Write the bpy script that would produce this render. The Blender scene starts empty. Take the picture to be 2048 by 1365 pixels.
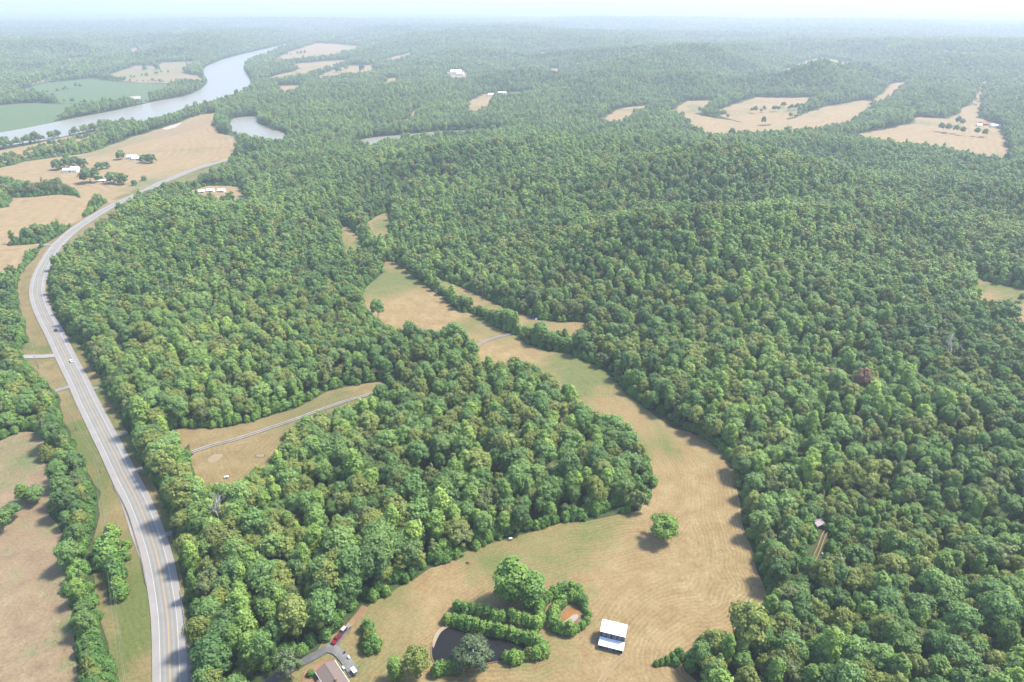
import bpy, bmesh, math, random
import numpy as np
from mathutils import Vector, Matrix
from mathutils.geometry import delaunay_2d_cdt

SC = bpy.context.scene
COL = SC.collection
PI = math.pi

# ------------------------------------------------------------------ camera
CAM_H, FOC, PITCH = 245.0, 1365.0, math.radians(26.42)     # metres, pixels of a 2048 px wide frame, downward pitch
cam_d = bpy.data.cameras.new('camera')
cam_d.sensor_width = 36.0
cam_d.lens = FOC / 2048.0 * 36.0
cam_d.clip_start, cam_d.clip_end = 1.0, 80000.0
cam = bpy.data.objects.new('camera', cam_d)
cam.location = (0, 0, CAM_H)
cam.rotation_euler = (PI / 2 - PITCH, 0, 0)
COL.objects.link(cam)
SC.camera = cam

# ------------------------------------------------------------------ sky and sun
SUN_AZ, SUN_EL = math.radians(72), math.radians(56)       # azimuth from +Y towards +X
world = bpy.data.worlds.new('World')
SC.world = world
world.use_nodes = True
wn = world.node_tree
wn.nodes.clear()
sky = wn.nodes.new('ShaderNodeTexSky')
sky.sky_type = 'NISHITA'
sky.sun_disc = False
sky.sun_elevation, sky.sun_rotation = SUN_EL, SUN_AZ
sky.air_density, sky.dust_density, sky.ozone_density = 1.0, 1.0, 1.0
bg = wn.nodes.new('ShaderNodeBackground')
bg.inputs['Strength'].default_value = 0.15
wo = wn.nodes.new('ShaderNodeOutputWorld')
wn.links.new(sky.outputs[0], bg.inputs[0])
wn.links.new(bg.outputs[0], wo.inputs[0])

sun_d = bpy.data.lights.new('sun', 'SUN')
sun_d.energy, sun_d.angle, sun_d.color = 3.5, math.radians(9.0), (1.0, 0.94, 0.83)
sun = bpy.data.objects.new('sun', sun_d)
sdir = Vector((math.sin(SUN_AZ) * math.cos(SUN_EL), math.cos(SUN_AZ) * math.cos(SUN_EL), math.sin(SUN_EL)))
sun.rotation_euler = sdir.to_track_quat('Z', 'Y').to_euler()
sun.location = (0, 0, 400)
COL.objects.link(sun)

SC.view_settings.view_transform = 'Standard'
SC.view_settings.look = 'None'
SC.view_settings.exposure = 1.5
SC.view_settings.gamma = 1.0
SC.view_settings.use_curve_mapping = False
SC.render.engine = 'CYCLES'
cy = SC.cycles
cy.max_bounces, cy.diffuse_bounces, cy.glossy_bounces = 4, 2, 2
cy.transmission_bounces, cy.transparent_max_bounces, cy.volume_bounces = 3, 6, 1
cy.use_denoising = True
cy.sample_clamp_indirect = 4.0

HAZE_DENSITY = 1.5e-4

# ------------------------------------------------------------------ layout helpers
CP, SP = math.cos(PITCH), math.sin(PITCH)


def G(px, py, h=0.0):
    """Point of the level valley floor (raised by h) seen at a pixel of the 2048 x 1365 photograph."""
    u, v = (px - 1024.0) / FOC, (682.5 - py) / FOC
    dx, dy, dz = u, CP + v * SP, -SP + v * CP
    t = (CAM_H - h) / -dz
    return (dx * t, dy * t)


def project(x, y, z):
    """Pixel column, row and depth of world points (numpy)."""
    rz = z - CAM_H
    dep = y * CP - rz * SP
    up = y * SP + rz * CP
    dep = np.maximum(dep, 1e-3)
    return 1024 + FOC * x / dep, 682.5 - FOC * up / dep, dep


def poly(pts):
    return np.array([G(*p) for p in pts])


def smooth(pts, step=4.0, closed=False):
    """Catmull-Rom through 2D world points, resampled to about step metres."""
    P = [np.array(p, float) for p in pts]
    n = len(P)
    out = []
    rng = range(n) if closed else range(n - 1)
    for i in rng:
        if closed:
            a, b, c, d = P[i - 1], P[i], P[(i + 1) % n], P[(i + 2) % n]
        else:
            b, c = P[i], P[i + 1]
            a = P[i - 1] if i else 2 * b - c
            d = P[i + 2] if i + 2 < n else 2 * c - b
        L = np.linalg.norm(c - b)
        if L < 1e-6:
            continue
        t1 = max(np.linalg.norm(b - a), 1e-3) ** .5
        t2 = L ** .5
        t3 = max(np.linalg.norm(d - c), 1e-3) ** .5
        m1 = (c - b) / t2 - (c - a) / (t1 + t2) + (b - a) / t1
        m2 = (d - c) / t3 - (d - b) / (t2 + t3) + (c - b) / t2
        m1, m2 = m1 * t2, m2 * t2
        k = max(2, int(L / step))
        for j in range(k):
            t = j / k
            out.append((2 * t**3 - 3 * t**2 + 1) * b + (t**3 - 2 * t**2 + t) * m1 + (-2 * t**3 + 3 * t**2) * c + (t**3 - t**2) * m2)
    if not closed:
        out.append(P[-1])
    return np.array(out)


def seg_dist(px, py, A, B):
    """Least distance of many points to many segments, chunked."""
    out = np.full(len(px), 1e9)
    d = B - A
    L2 = np.maximum((d ** 2).sum(1), 1e-9)
    for s in range(0, len(px), 20000):
        x = px[s:s + 20000, None]
        y = py[s:s + 20000, None]
        t = np.clip(((x - A[:, 0]) * d[:, 0] + (y - A[:, 1]) * d[:, 1]) / L2, 0, 1)
        q = (x - A[:, 0] - t * d[:, 0]) ** 2 + (y - A[:, 1] - t * d[:, 1]) ** 2
        out[s:s + 20000] = np.sqrt(q.min(1))
    return out


def inside(px, py, P):
    res = np.zeros(len(px), bool)
    x0, y0 = P[:, 0], P[:, 1]
    x1, y1 = np.roll(x0, -1), np.roll(y0, -1)
    for a, b, c, d in zip(x0, y0, x1, y1):
        if b == d:
            continue
        m = ((b > py) != (d > py)) & (px < (c - a) * (py - b) / (d - b) + a)
        res ^= m
    return res


def hash2(ix, iy, seed):
    h = (ix.astype(np.int64) * 374761393 + iy.astype(np.int64) * 668265263 + seed * 974711) & 0x7fffffff
    h = ((h ^ (h >> 13)) * 1274126177) & 0x7fffffff
    h = (h ^ (h >> 16)) & 0xffff
    return h / 65535.0


def vnoise(x, y, lam, seed):
    u, v = np.asarray(x) / lam, np.asarray(y) / lam
    iu, iv = np.floor(u), np.floor(v)
    fu, fv = u - iu, v - iv
    fu = fu * fu * fu * (fu * (fu * 6 - 15) + 10)
    fv = fv * fv * fv * (fv * (fv * 6 - 15) + 10)
    a = hash2(iu, iv, seed)
    b = hash2(iu + 1, iv, seed)
    c = hash2(iu, iv + 1, seed)
    d = hash2(iu + 1, iv + 1, seed)
    return (a + (b - a) * fu) * (1 - fv) + (c + (d - c) * fu) * fv


def sstep(x, a, b):
    t = np.clip((x - a) / (b - a), 0, 1)
    return t * t * (3 - 2 * t)


# ------------------------------------------------------------------ plan of the clearings, waters and roads (traced on the valley floor)
T = 13      # height of the tree tops that hide the near edge of a clearing


def rough(P, k=0.004, floor=0.0, wave=14.0):
    """Ragged margin: the outline densified and pushed about by smooth noise."""
    out = []
    n = len(P)
    for i in range(n):
        a, b = P[i], P[(i + 1) % n]
        L = float(np.linalg.norm(b - a))
        r = float(np.hypot(*a))
        w = max(wave, r * 0.012)
        m_ = max(1, int(L / w))
        nv = np.array([b[1] - a[1], a[0] - b[0]]) / max(L, 1e-6)
        for j in range(m_):
            p = a + (b - a) * j / m_
            q = 2 * hash2(np.array([round(p[0])]), np.array([round(p[1])]), 77)[0] - 1
            out.append(p + nv * q * min(max(k * r, floor), 14))
    return np.array(out)


HAY = poly([(500, 1400), (540, 1350), (600, 1326), (630, 1309), (650, 1282), (680, 1263), (708, 1240), (745, 1207), (770, 1190), (860, 1140),
            (960, 1096), (1020, 1076), (1100, 1052), (1200, 1036), (1275, 1024), (1300, 990), (1312, 950, 6), (1312, 900, T), (1272, 850, T), (1185, 802, T),
            (1142, 770, T), (1110, 742, T), (1060, 716, T), (1000, 706, T), (965, 716, T), (950, 722, 4), (954, 690, 2), (950, 660, T), (913, 641, T), (882, 647, T),
            (814, 651, T), (787, 641, T), (740, 625, 5), (727, 608), (725, 587), (735, 574), (766, 546), (771, 522), (790, 524), (814, 540), (855, 574), (889, 601),
            (917, 622), (951, 630), (995, 657), (1026, 671), (1060, 691), (1094, 703), (1139, 709), (1163, 721), (1197, 732), (1224, 758), (1238, 775),
            (1265, 799), (1316, 840), (1350, 857), (1400, 872), (1450, 907), (1468, 938), (1476, 1000), (1490, 1060), (1510, 1112), (1530, 1195),
            (1508, 1236, 3), (1468, 1232, T), (1413, 1243, T), (1372, 1262, T), (1358, 1308, 4), (1368, 1340, 2), (1390, 1365), (1420, 1450), (1000, 1500), (520, 1500)])
STRIP = poly([(869, 553), (940, 581), (971, 598), (1026, 622), (1077, 640), (1128, 647), (1166, 643), (1174, 656), (1156, 669, 6), (1128, 661, 9),
              (1053, 654, 9), (1040, 637, 9), (992, 620, 9), (957, 609, 9), (917, 586, 9), (889, 572, 8), (872, 560, 6)])
GLADE = poly([(735, 446), (755, 432), (776, 424), (780, 440), (772, 464, 14), (755, 466, 14), (738, 452, 8)])
GLADE2 = poly([(682, 450), (700, 457), (718, 476), (728, 496, 14), (694, 494, 14), (684, 476, 10)])
CLEAR = poly([(340, 862), (368, 855), (411, 858), (469, 852), (533, 836), (587, 820), (630, 796), (673, 779), (716, 770), (765, 765), (775, 772), (727, 784, T),
              (694, 801, T), (640, 812, T), (626, 830, T), (574, 846, T), (546, 881, T), (553, 894, T), (533, 911, T), (501, 935, T), (477, 967, T),
              (455, 962, T), (425, 955, T), (398, 958, 8), (387, 939, 4), (379, 913), (376, 887), (358, 880, 8), (338, 870, 4)])
PASTURE = poly([(-260, 905), (0, 884), (37, 868), (74, 865), (88, 882), (96, 950), (110, 1000), (100, 1030), (128, 1067), (130, 1119), (132, 1186),
                (148, 1249), (159, 1323), (165, 1365), (170, 1480), (-350, 1480)])
VERGE = poly([(395, 1480), (387, 1365), (376, 1267), (365, 1186), (360, 1149), (349, 1075), (340, 1056), (326, 997), (292, 941), (259, 878),
              (199, 752), (187, 742), (172, 705), (150, 681), (137, 676), (113, 641), (103, 613), (94, 576), (91, 550, 5), (96, 522, T), (122, 494, T), (152, 473, T),
              (208, 433, T), (256, 399, T), (290, 376, T), (330, 366, T), (373, 358, T), (427, 338, T), (460, 323, 8), (455, 318), (420, 326), (380, 338), (330, 352), (270, 380),
              (214, 405), (190, 425), (150, 448), (118, 476), (88, 489), (70, 518), (43, 541), (34, 581), (40, 611), (52, 659), (56, 683), (36, 699),
              (68, 745), (96, 770), (118, 792), (122, 823), (142, 880), (166, 930), (200, 985), (198, 1030), (186, 1080), (188, 1160), (196, 1245),
              (212, 1290), (243, 1365), (255, 1480)])
FIELD_A = poly([(-300, 395), (0, 337), (49, 325), (98, 318), (181, 307), (212, 297), (244, 284), (281, 271), (325, 259), (361, 245), (400, 230), (437, 227),
                (432, 236), (424, 252), (437, 268), (464, 276), (474, 290), (471, 307), (459, 323), (420, 331), (375, 345), (330, 358), (280, 384), (225, 408), (212, 402),
                (190, 382, 16), (156, 382, 16), (146, 362, 16), (122, 357, 16), (61, 362, 16), (32, 357, 16), (0, 349, 16), (-300, 410, 16)])
FIELD_B = poly([(-300, 450), (-60, 425), (15, 416), (24, 398), (73, 395), (122, 392), (151, 393), (181, 401), (182, 408), (161, 414, 16), (120, 433, 16), (107, 432, 16),
                (83, 441, 16), (49, 448, 16), (20, 459, 16), (0, 464, 16), (-300, 520, 16)])
FIELD_C = poly([(-200, 500), (-60, 488), (0, 474), (14, 494), (60, 491), (82, 488), (46, 506, 5), (14, 528, 14), (0, 538, 14), (-200, 590, 14)])
BANK = poly([(-300, 362), (0, 303), (98, 283), (171, 269), (210, 261), (205, 266, 14), (183, 271, 14), (146, 281, 16), (105, 288, 16), (37, 303, 16), (0, 308, 16), (-300, 372, 16)])
CROP_1 = poly([(-260, 230), (0, 213), (59, 208), (164, 210), (183, 213), (150, 222), (90, 238, 16), (60, 244, 16), (14, 253, 16), (0, 260, 16), (-260, 320, 16)])
CROP_2 = poly([(37, 184), (94, 167), (183, 158), (234, 164), (351, 170), (305, 184, 16), (296, 194, 16), (240, 199, 16), (192, 202, 16), (130, 197, 16), (100, 189, 16)])
MEADOW_3 = poly([(206, 154), (234, 147), (269, 133), (312, 133), (328, 126), (389, 124.5), (364, 138, 16), (398, 154), (403, 171), (351, 168), (258, 165)])
STRIP_L = poly([(28, 172), (82, 163), (117, 153), (211, 145), (216, 149), (120, 160), (30, 178)])
FAR = {
    'far_tan_1': [(134, 118), (174, 116), (176, 119), (136, 121)],
    'far_tan_2': [(256, 108), (265, 97), (275, 98), (271, 107), (260, 110)],
    'riverside_1': [(535, 122), (574, 106), (634, 87.5), (669, 89), (724, 94), (724, 99), (669, 111, 9), (638, 116.5, 9), (560, 122.5, 9)],
    'riverside_2': [(513, 155), (560, 146), (604, 138.5), (560, 132), (620, 126), (697, 121), (702, 125), (615, 149, 9), (554, 159, 9), (513, 162, 9)],
    'riverside_3': [(617, 156), (667, 140), (697, 133), (742, 132), (753, 145), (726, 148), (677, 154, 9)],
    'riverside_4': [(742, 122.5), (775, 117.5), (804, 111), (822, 106), (826, 113), (794, 122, 9), (765, 124, 9)],
    'riverside_5': [(558, 173), (605, 172), (585, 180), (558, 182)],
    'homestead_1': [(932, 211), (945, 200), (968, 190), (1000, 187), (1063, 183), (1062, 189), (1030, 196), (985, 198), (975, 212), (955, 218), (935, 215)],
    'far_tan_3': [(1079, 106), (1117, 104.5), (1119, 110), (1080, 110.5)],
    'far_tan_4': [(1097, 139), (1115, 138), (1119, 149), (1108, 151)],
    'homestead_2': [(891, 145), (930, 142), (939, 155), (905, 157)],
    'trail_1': [(803, 238), (830, 222), (840, 218), (838, 224), (812, 239)],
    'valley_0': [(1183, 224), (1240, 218), (1294, 212), (1294, 219), (1240, 226)],
    'valley_1': [(1362, 223), (1433, 231), (1530, 236), (1590, 231), (1640, 219), (1686, 208), (1734, 201), (1742, 205), (1734, 218), (1750, 222), (1690, 237), (1640, 240),
                 (1560, 246), (1520, 246), (1433, 249), (1395, 242)],
    'valley_2': [(1423, 214), (1512, 196.5), (1645, 196.5), (1608, 212), (1567, 221), (1502, 223)],
    'valley_3': [(1744, 191), (1782, 169), (1840, 162), (1893, 156), (1893, 159), (1813, 170), (1768, 190)],
    'far_tan_5': [(1592, 131), (1610, 124), (1645, 117), (1720, 131), (1683, 141), (1604, 146)],
    'valley_4': [(1683, 263), (1760, 258), (1826, 247), (1837, 236), (1895, 239), (1929, 219), (1950, 207), (1956, 236), (1997, 252), (2032, 284), (1997, 293), (1895, 276),
                 (1826, 273), (1751, 270)],
    'right_glade': [(1948, 557), (1980, 567), (2048, 580), (2150, 600), (2150, 690), (2048, 648), (2030, 628, 10), (1975, 596, T)],
    'hamlet': [(378, 382), (415, 373), (478, 374), (490, 392), (440, 396, 8), (385, 394, 8)],
    'far_tan_6': [(1400, 87), (1436, 85), (1436, 88.5), (1402, 89)],
    'far_tan_8': [(704, 82), (736, 79.5), (738, 82), (706, 84)],
    'far_tan_9': [(781, 75), (808, 73.5), (808, 76), (782, 77)],
    'far_tan_10': [(1552, 147), (1570, 138), (1592, 137), (1590, 146), (1560, 150)],
    'far_tan_11': [(1493, 155), (1526, 152.5), (1528, 157), (1496, 158)],
    'valley_5': [(1340, 211), (1375, 203), (1422, 202), (1424, 208), (1380, 215)],
    'valley_6': [(1952, 197), (1958, 180), (1966, 163), (1970, 164), (1966, 182), (1961, 199)],
    'far_tan_12': [(1022, 138), (1030, 135), (1033, 139), (1026, 142)],
    'far_tan_13': [(770, 160), (790, 157), (794, 162), (774, 164)],
    'far_tan_14': [(620, 64), (668, 60), (672, 62.5), (626, 66.5)],
    'far_tan_15': [(1180, 60), (1240, 57), (1244, 60), (1186, 63)],
    'far_tan_7': [(660, 78), (720, 72), (735, 74), (680, 80)],
}


def far_poly(pts, top=15):
    ys = [p[1] for p in pts]
    mid, hi = sum(ys) / len(ys), max(ys)
    return poly([p if len(p) > 2 else (p[0], p[1], top * min(1, max(0, (p[1] - mid) / max(.6 * (hi - mid), .1)))) for p in pts])


FAR = {k: rough(far_poly(v, 30 if k.startswith('valley') else 17), 0.0035) for k, v in FAR.items()}
FIELD_A, FIELD_B, FIELD_C, BANK, CROP_1, CROP_2, MEADOW_3 = [rough(P, 0.003) for P in (FIELD_A, FIELD_B, FIELD_C, BANK, CROP_1, CROP_2, MEADOW_3)]
HAY, STRIP, CLEAR, VERGE, PASTURE = [rough(P, 0, 1.3, 8.0) for P in (HAY, STRIP, CLEAR, VERGE, PASTURE)]
RIVER = smooth(poly([(-400, 372), (0, 294), (102, 280), (188, 261), (222, 254), (284, 240, 16), (342, 224, 16), (400, 207, 16), (458, 189, 16), (497, 170, 16), (497, 155), (487, 138), (496, 125),
                     (533, 112), (581, 91), (653, 74.5), (657, 72.5), (644, 73.3), (599, 81), (560, 92), (480, 111), (445, 121), (412, 135), (408, 149), (415, 165), (394, 184), (366, 195),
                     (319, 203), (234, 222), (164, 235), (77, 252), (0, 266), (-400, 325)]), 40, True)
SLOUGH = smooth(poly([(465, 240), (478, 236), (509, 234), (514, 246), (547, 262), (566, 266), (556, 276, 16), (506, 271, 16), (470, 257, 16)]), 10, True)
CREEK = smooth(poly([(710, 289), (735, 278), (807, 270.5), (889, 263.5), (1020, 261), (1020, 264), (889, 269.5, 9), (814, 276, 9), (770, 282, 9), (735, 294, 9)]), 15, True)
POND = smooth(poly([(868, 1284), (880, 1264), (893, 1257), (908, 1259), (935, 1268), (976, 1275), (1010, 1282), (1048, 1291), (1058, 1303), (1040, 1316), (990, 1326), (930, 1334),
                    (890, 1334), (869, 1326), (864, 1305)]), 1.5, True)
MUD = smooth(poly([(1122, 1241), (1130, 1227), (1141, 1218.5), (1151, 1217.5), (1158, 1226), (1158, 1237), (1149, 1247), (1136, 1253), (1126, 1249)]), 1.0, True)

HWY = smooth(poly([(341, 1480), (341, 1365), (338.6, 1286), (335, 1230), (327.5, 1178), (315, 1115), (296, 1056), (274, 1001), (247, 949), (224, 901), (203, 860), (173, 800), (155, 761),
                   (138, 728), (124, 699), (110, 670), (96, 644), (85, 621), (78, 602), (75, 583), (77, 564), (83, 546), (93, 526), (112, 496), (149, 462), (195, 431), (235, 409), (283, 387.5), (320, 368),
                   (359, 352), (391, 340), (415, 332.6), (458, 322), (520, 312)]), 5.0)
LANE = smooth(poly([(383, 905), (430, 890), (469, 880), (512, 866), (565, 848), (602, 835), (626, 826), (684, 806), (760, 784), (850, 752), (923, 722), (954, 693), (978, 681), (1026, 668)]), 3.0)
DRIVE = smooth(poly([(480, 1400), (540, 1365), (580, 1342), (618, 1320), (645, 1306), (668, 1290), (686, 1268), (698, 1255)]), 2.0)
DRIVE_END = smooth(poly([(697, 1256), (706, 1246), (718, 1232), (730, 1216)]), 2.0)
PAD = smooth(poly([(652, 1298), (672, 1303), (688, 1318), (700, 1335), (710, 1352)]), 2.0)
RUT = smooth(poly([(1619, 1140), (1627, 1123), (1636, 1102), (1647, 1073), (1652, 1064)]), 2.0)
FIELD_TRACK = smooth(poly([(1195, 1380), (1210, 1352), (1232, 1328), (1254, 1312)]), 3.0)
SPURS = {   # side drives off the highway: centre line, half width
    'a': ([(44, 716), (80, 716), (112, 714)], 3.0), 'b': ([(100, 788), (122, 780), (146, 773)], 2.4), 'c': ([(199, 776), (186, 779), (172, 782)], 1.8),
    'd': ([(255, 866), (240, 872), (226, 877)], 1.9), 'e': ([(286, 939), (272, 943), (258, 948)], 1.9), 'f': ([(345, 1068), (331, 1071), (312, 1074)], 1.9),
    'g': ([(70, 492), (92, 491), (118, 490)], 2.2),
}
SPURS = {k: (smooth(poly(p), 2.0), w) for k, (p, w) in SPURS.items()}

CLEARINGS = [HAY, STRIP, GLADE, GLADE2, CLEAR, PASTURE, VERGE, FIELD_A, FIELD_B, FIELD_C, BANK, CROP_1, CROP_2, MEADOW_3, STRIP_L, RIVER, SLOUGH, CREEK] + list(FAR.values())
LINES = [(HWY, 9.0), (LANE, 2.5), (DRIVE, 3.0), (DRIVE_END, 2.0), (RUT, 3.2)] + [(p, w + 1) for p, w in SPURS.values()]
YOUNG = [(poly([(1560, 1000), (1640, 985), (1750, 1012), (1900, 1050), (2080, 1080), (2080, 1125), (1850, 1105), (1720, 1125), (1650, 1155), (1600, 1100)]), 0.5),
         (poly([(630, 650), (720, 618), (800, 655), (890, 655), (760, 700), (640, 700)]), 0.55)]


def clearing_distance(x, y, reach):
    """0 inside a clearing, otherwise the distance to the nearest one (capped by reach, an array or number)."""
    reach = np.broadcast_to(np.asarray(reach, float), x.shape)
    d = reach.copy()
    rm = float(reach.max())
    for P in CLEARINGS:
        lo, hi = P.min(0), P.max(0)
        m = (x > lo[0] - rm) & (x < hi[0] + rm) & (y > lo[1] - rm) & (y < hi[1] + rm)
        if not m.any():
            continue
        xs, ys = x[m], y[m]
        Q = P if len(P) < 150 else P[::3]
        dd = seg_dist(xs, ys, Q, np.roll(Q, -1, 0))
        dd[inside(xs, ys, P)] = 0
        d[m] = np.minimum(d[m], dd)
    for L, w in LINES:
        lo, hi = L.min(0), L.max(0)
        m = (x > lo[0] - rm) & (x < hi[0] + rm) & (y > lo[1] - rm) & (y < hi[1] + rm)
        if m.any():
            Q = L[::2]
            d[m] = np.minimum(d[m], np.maximum(seg_dist(x[m], y[m], Q[:-1], Q[1:]) - w, 0))
    return d


HILLS = [  # (pixel of the foot centre, height, across, along, turn)
    ((1640, 312), 22, 300, 70, -0.05), ((1150, 345), 22, 220, 60, 0.10), ((1400, 405), 26, 180, 52, 0.25), ((1900, 425), 28, 220, 58, -0.15),
    ((1500, 525), 24, 170, 42, 0.20), ((1800, 630), 18, 130, 42, -0.10), ((1250, 560), 16, 90, 45, 0.50), ((1000, 420), 20, 180, 60, 0.2),
    ((900, 900), 7, 60, 45, 0.2), ((330, 540), 20, 120, 70, 0.4), ((500, 470), 18, 110, 50, -0.2),
    ((1860, 172), 48, 330, 200, 0.1), ((1380, 146), 55, 420, 230, 0.0), ((2020, 212), 45, 250, 200, 0.2), ((1600, 165), 20, 400, 250, 0.0),
    ((150, 118), 38, 900, 300, 0.1), ((420, 100), 30, 700, 350, 0.1), ((820, 80), 25, 1200, 500, 0.0), ((1250, 180), 20, 500, 220, 0.0), ((1780, 120), 30, 900, 500, 0.0),
]
HILLS = [(G(*p), a, sx, sy, t) for p, a, sx, sy, t in HILLS]


def base_height(x, y):
    return 1.6 * (vnoise(x, y, 170, 3) - 0.5) + 0.5 * (vnoise(x, y, 60, 9) - 0.5)


def zt(x, y, d=None):
    """Height of the ground."""
    x = np.atleast_1d(np.asarray(x, float))
    y = np.atleast_1d(np.asarray(y, float))
    r = np.hypot(x, y)
    reach = 140 + 0.055 * np.minimum(r, 8000)
    if d is None:
        d = clearing_distance(x, y, reach)
    m = sstep(d, 6, reach)
    h = np.zeros_like(x)
    for (cx, cy_), a, sx, sy, t in HILLS:
        c, s = math.cos(t), math.sin(t)
        u, v = (x - cx) * c + (y - cy_) * s, -(x - cx) * s + (y - cy_) * c
        h += a * np.exp(-0.5 * ((u / sx) ** 2 + (v / sy) ** 2))
    near = 9 * vnoise(x, y, 150, 5) + 3 * vnoise(x, y, 60, 6)
    mid = 84 * (vnoise(x + 0.35 * y, y, 290, 7) - 0.42) + 34 * (vnoise(x - 0.3 * y, y, 130, 8) - 0.5)
    far = 42 * vnoise(x, y, 1300, 11) + 22 * vnoise(x, y, 520, 12)
    a1 = sstep(r, 380, 900)
    a2 = sstep(r, 2000, 5000)
    n = near * (1 - a1) + (mid * 0.8) * (1 - 0.75 * sstep(r, 900, 1250) * (1 - sstep(r, 2000, 2600))) * a1 * (1 - a2) + far * a2 * 0.9
    n = n * (1 - 0.6 * sstep(r, 9000, 20000))
    return base_height(x, y) + m * np.minimum(h + n, 140 - 104 * sstep(r, 800, 1080) * (1 - sstep(r, 1700, 2400)))


# ------------------------------------------------------------------ mesh helpers
def props(o, label=None, category=None, group=None, kind=None):
    if label:
        o['label'] = label
    if category:
        o['category'] = category
    if group:
        o['group'] = group
    if kind:
        o['kind'] = kind
    return o


def link(o, parent=None):
    COL.objects.link(o)
    if parent is not None:
        o.parent = parent
    return o


def mesh(name, V, F, mats, smooth_shade=False, idx=None):
    me = bpy.data.meshes.new(name)
    me.from_pydata([tuple(map(float, v)) for v in V], [], [tuple(map(int, f)) for f in F])
    for m in (mats if isinstance(mats, (list, tuple)) else [mats]):
        me.materials.append(m)
    if idx is not None:
        me.polygons.foreach_set('material_index', np.asarray(idx, np.int32))
    if smooth_shade:
        me.polygons.foreach_set('use_smooth', np.ones(len(F), bool))
    me.update()
    return me


def mobj(name, V, F, mat, parent=None, smooth_shade=False):
    return link(bpy.data.objects.new(name, mesh(name, V, F, mat, smooth_shade)), parent)


def empty(name, loc, rz=0.0, scale=1.0):
    o = bpy.data.objects.new(name, None)
    o.location = loc
    o.rotation_euler = (0, 0, rz)
    o.scale = (scale,) * 3 if not isinstance(scale, tuple) else scale
    o.empty_display_size = 0.5
    COL.objects.link(o)
    return o


class MB:
    """Collects simple solids into one mesh."""
    def __init__(s):
        s.V, s.F = [], []

    def add(s, V, F):
        n = len(s.V)
        s.V += [tuple(v) for v in V]
        s.F += [tuple(i + n for i in f) for f in F]
        return s

    def box(s, x0, x1, y0, y1, z0, z1):
        V = [(x, y, z) for z in (z0, z1) for y in (y0, y1) for x in (x0, x1)]
        return s.add(V, [(0, 2, 3, 1), (4, 5, 7, 6), (0, 1, 5, 4), (2, 6, 7, 3), (0, 4, 6, 2), (1, 3, 7, 5)])

    def prism(s, prof, y0, y1, ins=0.0, zins=None):
        """Side profile (x, z) extruded over y; ins pulls in the points above zins at both sides."""
        n = len(prof)
        V = []
        for y, sg in ((y0, 1), (y1, -1)):
            for (x, z) in prof:
                V.append((x, y + (sg * ins if zins is not None and z > zins else 0), z))
        F = [tuple(range(n)), tuple(range(2 * n - 1, n - 1, -1))]
        F += [(i, i + n, (i + 1) % n + n, (i + 1) % n) for i in range(n)]
        return s.add(V, F)

    def tube(s, path, radii, k=7, caps=True):
        n0 = len(s.V)
        P = [Vector(p) for p in path]
        rings = []
        for i, p in enumerate(P):
            t = (P[min(i + 1, len(P) - 1)] - P[max(i - 1, 0)]).normalized()
            a = t.cross(Vector((0.31, 0.95, 0.05)) if abs(t.z) > .5 else Vector((0, 0, 1))).normalized()
            b = t.cross(a)
            rings.append([p + radii[i] * (math.cos(2 * PI * j / k) * a + math.sin(2 * PI * j / k) * b) for j in range(k)])
        V = [v for r in rings for v in r]
        F = []
        for i in range(len(P) - 1):
            for j in range(k):
                F.append((i * k + j, i * k + (j + 1) % k, (i + 1) * k + (j + 1) % k, (i + 1) * k + j))
        if caps:
            F.append(tuple(range(k - 1, -1, -1)))
            F.append(tuple((len(P) - 1) * k + j for j in range(k)))
        return s.add(V, F)

    def build(s, name, mat, parent=None, sm=False):
        return mobj(name, s.V, s.F, mat, parent, sm)


# ------------------------------------------------------------------ materials
def new_mat(name):
    m = bpy.data.materials.new(name)
    m.use_nodes = True
    nt = m.node_tree
    nt.nodes.clear()
    out = nt.nodes.new('ShaderNodeOutputMaterial')
    return m, nt, out


class NT:
    def __init__(s, nt):
        s.nt = nt

    def n(s, kind, **kw):
        nd = s.nt.nodes.new('ShaderNode' + kind)
        for k, v in kw.items():
            if k.startswith('i_'):
                nd.inputs[k[2:].replace('_', ' ')].default_value = v
            else:
                setattr(nd, k, v)
        return nd

    def l(s, a, b):
        s.nt.links.new(a, b)
        return b.node

    def noise(s, vec, scale, detail=3, rough=0.55, dist=0.0):
        nd = s.n('TexNoise')
        nd.inputs['Scale'].default_value = scale
        nd.inputs['Detail'].default_value = detail
        nd.inputs['Roughness'].default_value = rough
        nd.inputs['Distortion'].default_value = dist
        if vec is not None:
            s.l(vec, nd.inputs['Vector'])
        return nd.outputs[0]

    def ramp(s, fac, stops):
        nd = s.n('ValToRGB')
        cr = nd.color_ramp
        while len(cr.elements) < len(stops):
            cr.elements.new(0.5)
        for e, (p, c) in zip(cr.elements, stops):
            e.position = p
            e.color = (c[0], c[1], c[2], 1) if isinstance(c, (tuple, list)) else (c, c, c, 1)
        s.l(fac, nd.inputs[0])
        return nd.outputs[0]

    def mix(s, fac, a, b, blend='MIX'):
        nd = s.n('Mix', data_type='RGBA', blend_type=blend)
        for v, i in ((fac, 0), (a, 6), (b, 7)):
            if hasattr(v, 'default_value') or hasattr(v, 'node'):
                s.l(v, nd.inputs[i])
            else:
                nd.inputs[i].default_value = v if i == 0 else (v[0], v[1], v[2], 1)
        return nd.outputs[2]

    def math(s, op, a, b=None, c=None):
        nd = s.n('Math', operation=op)
        for i, v in enumerate((a, b, c)):
            if v is None:
                continue
            if hasattr(v, 'node'):
                s.l(v, nd.inputs[i])
            else:
                nd.inputs[i].default_value = v
        return nd.outputs[0]


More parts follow.
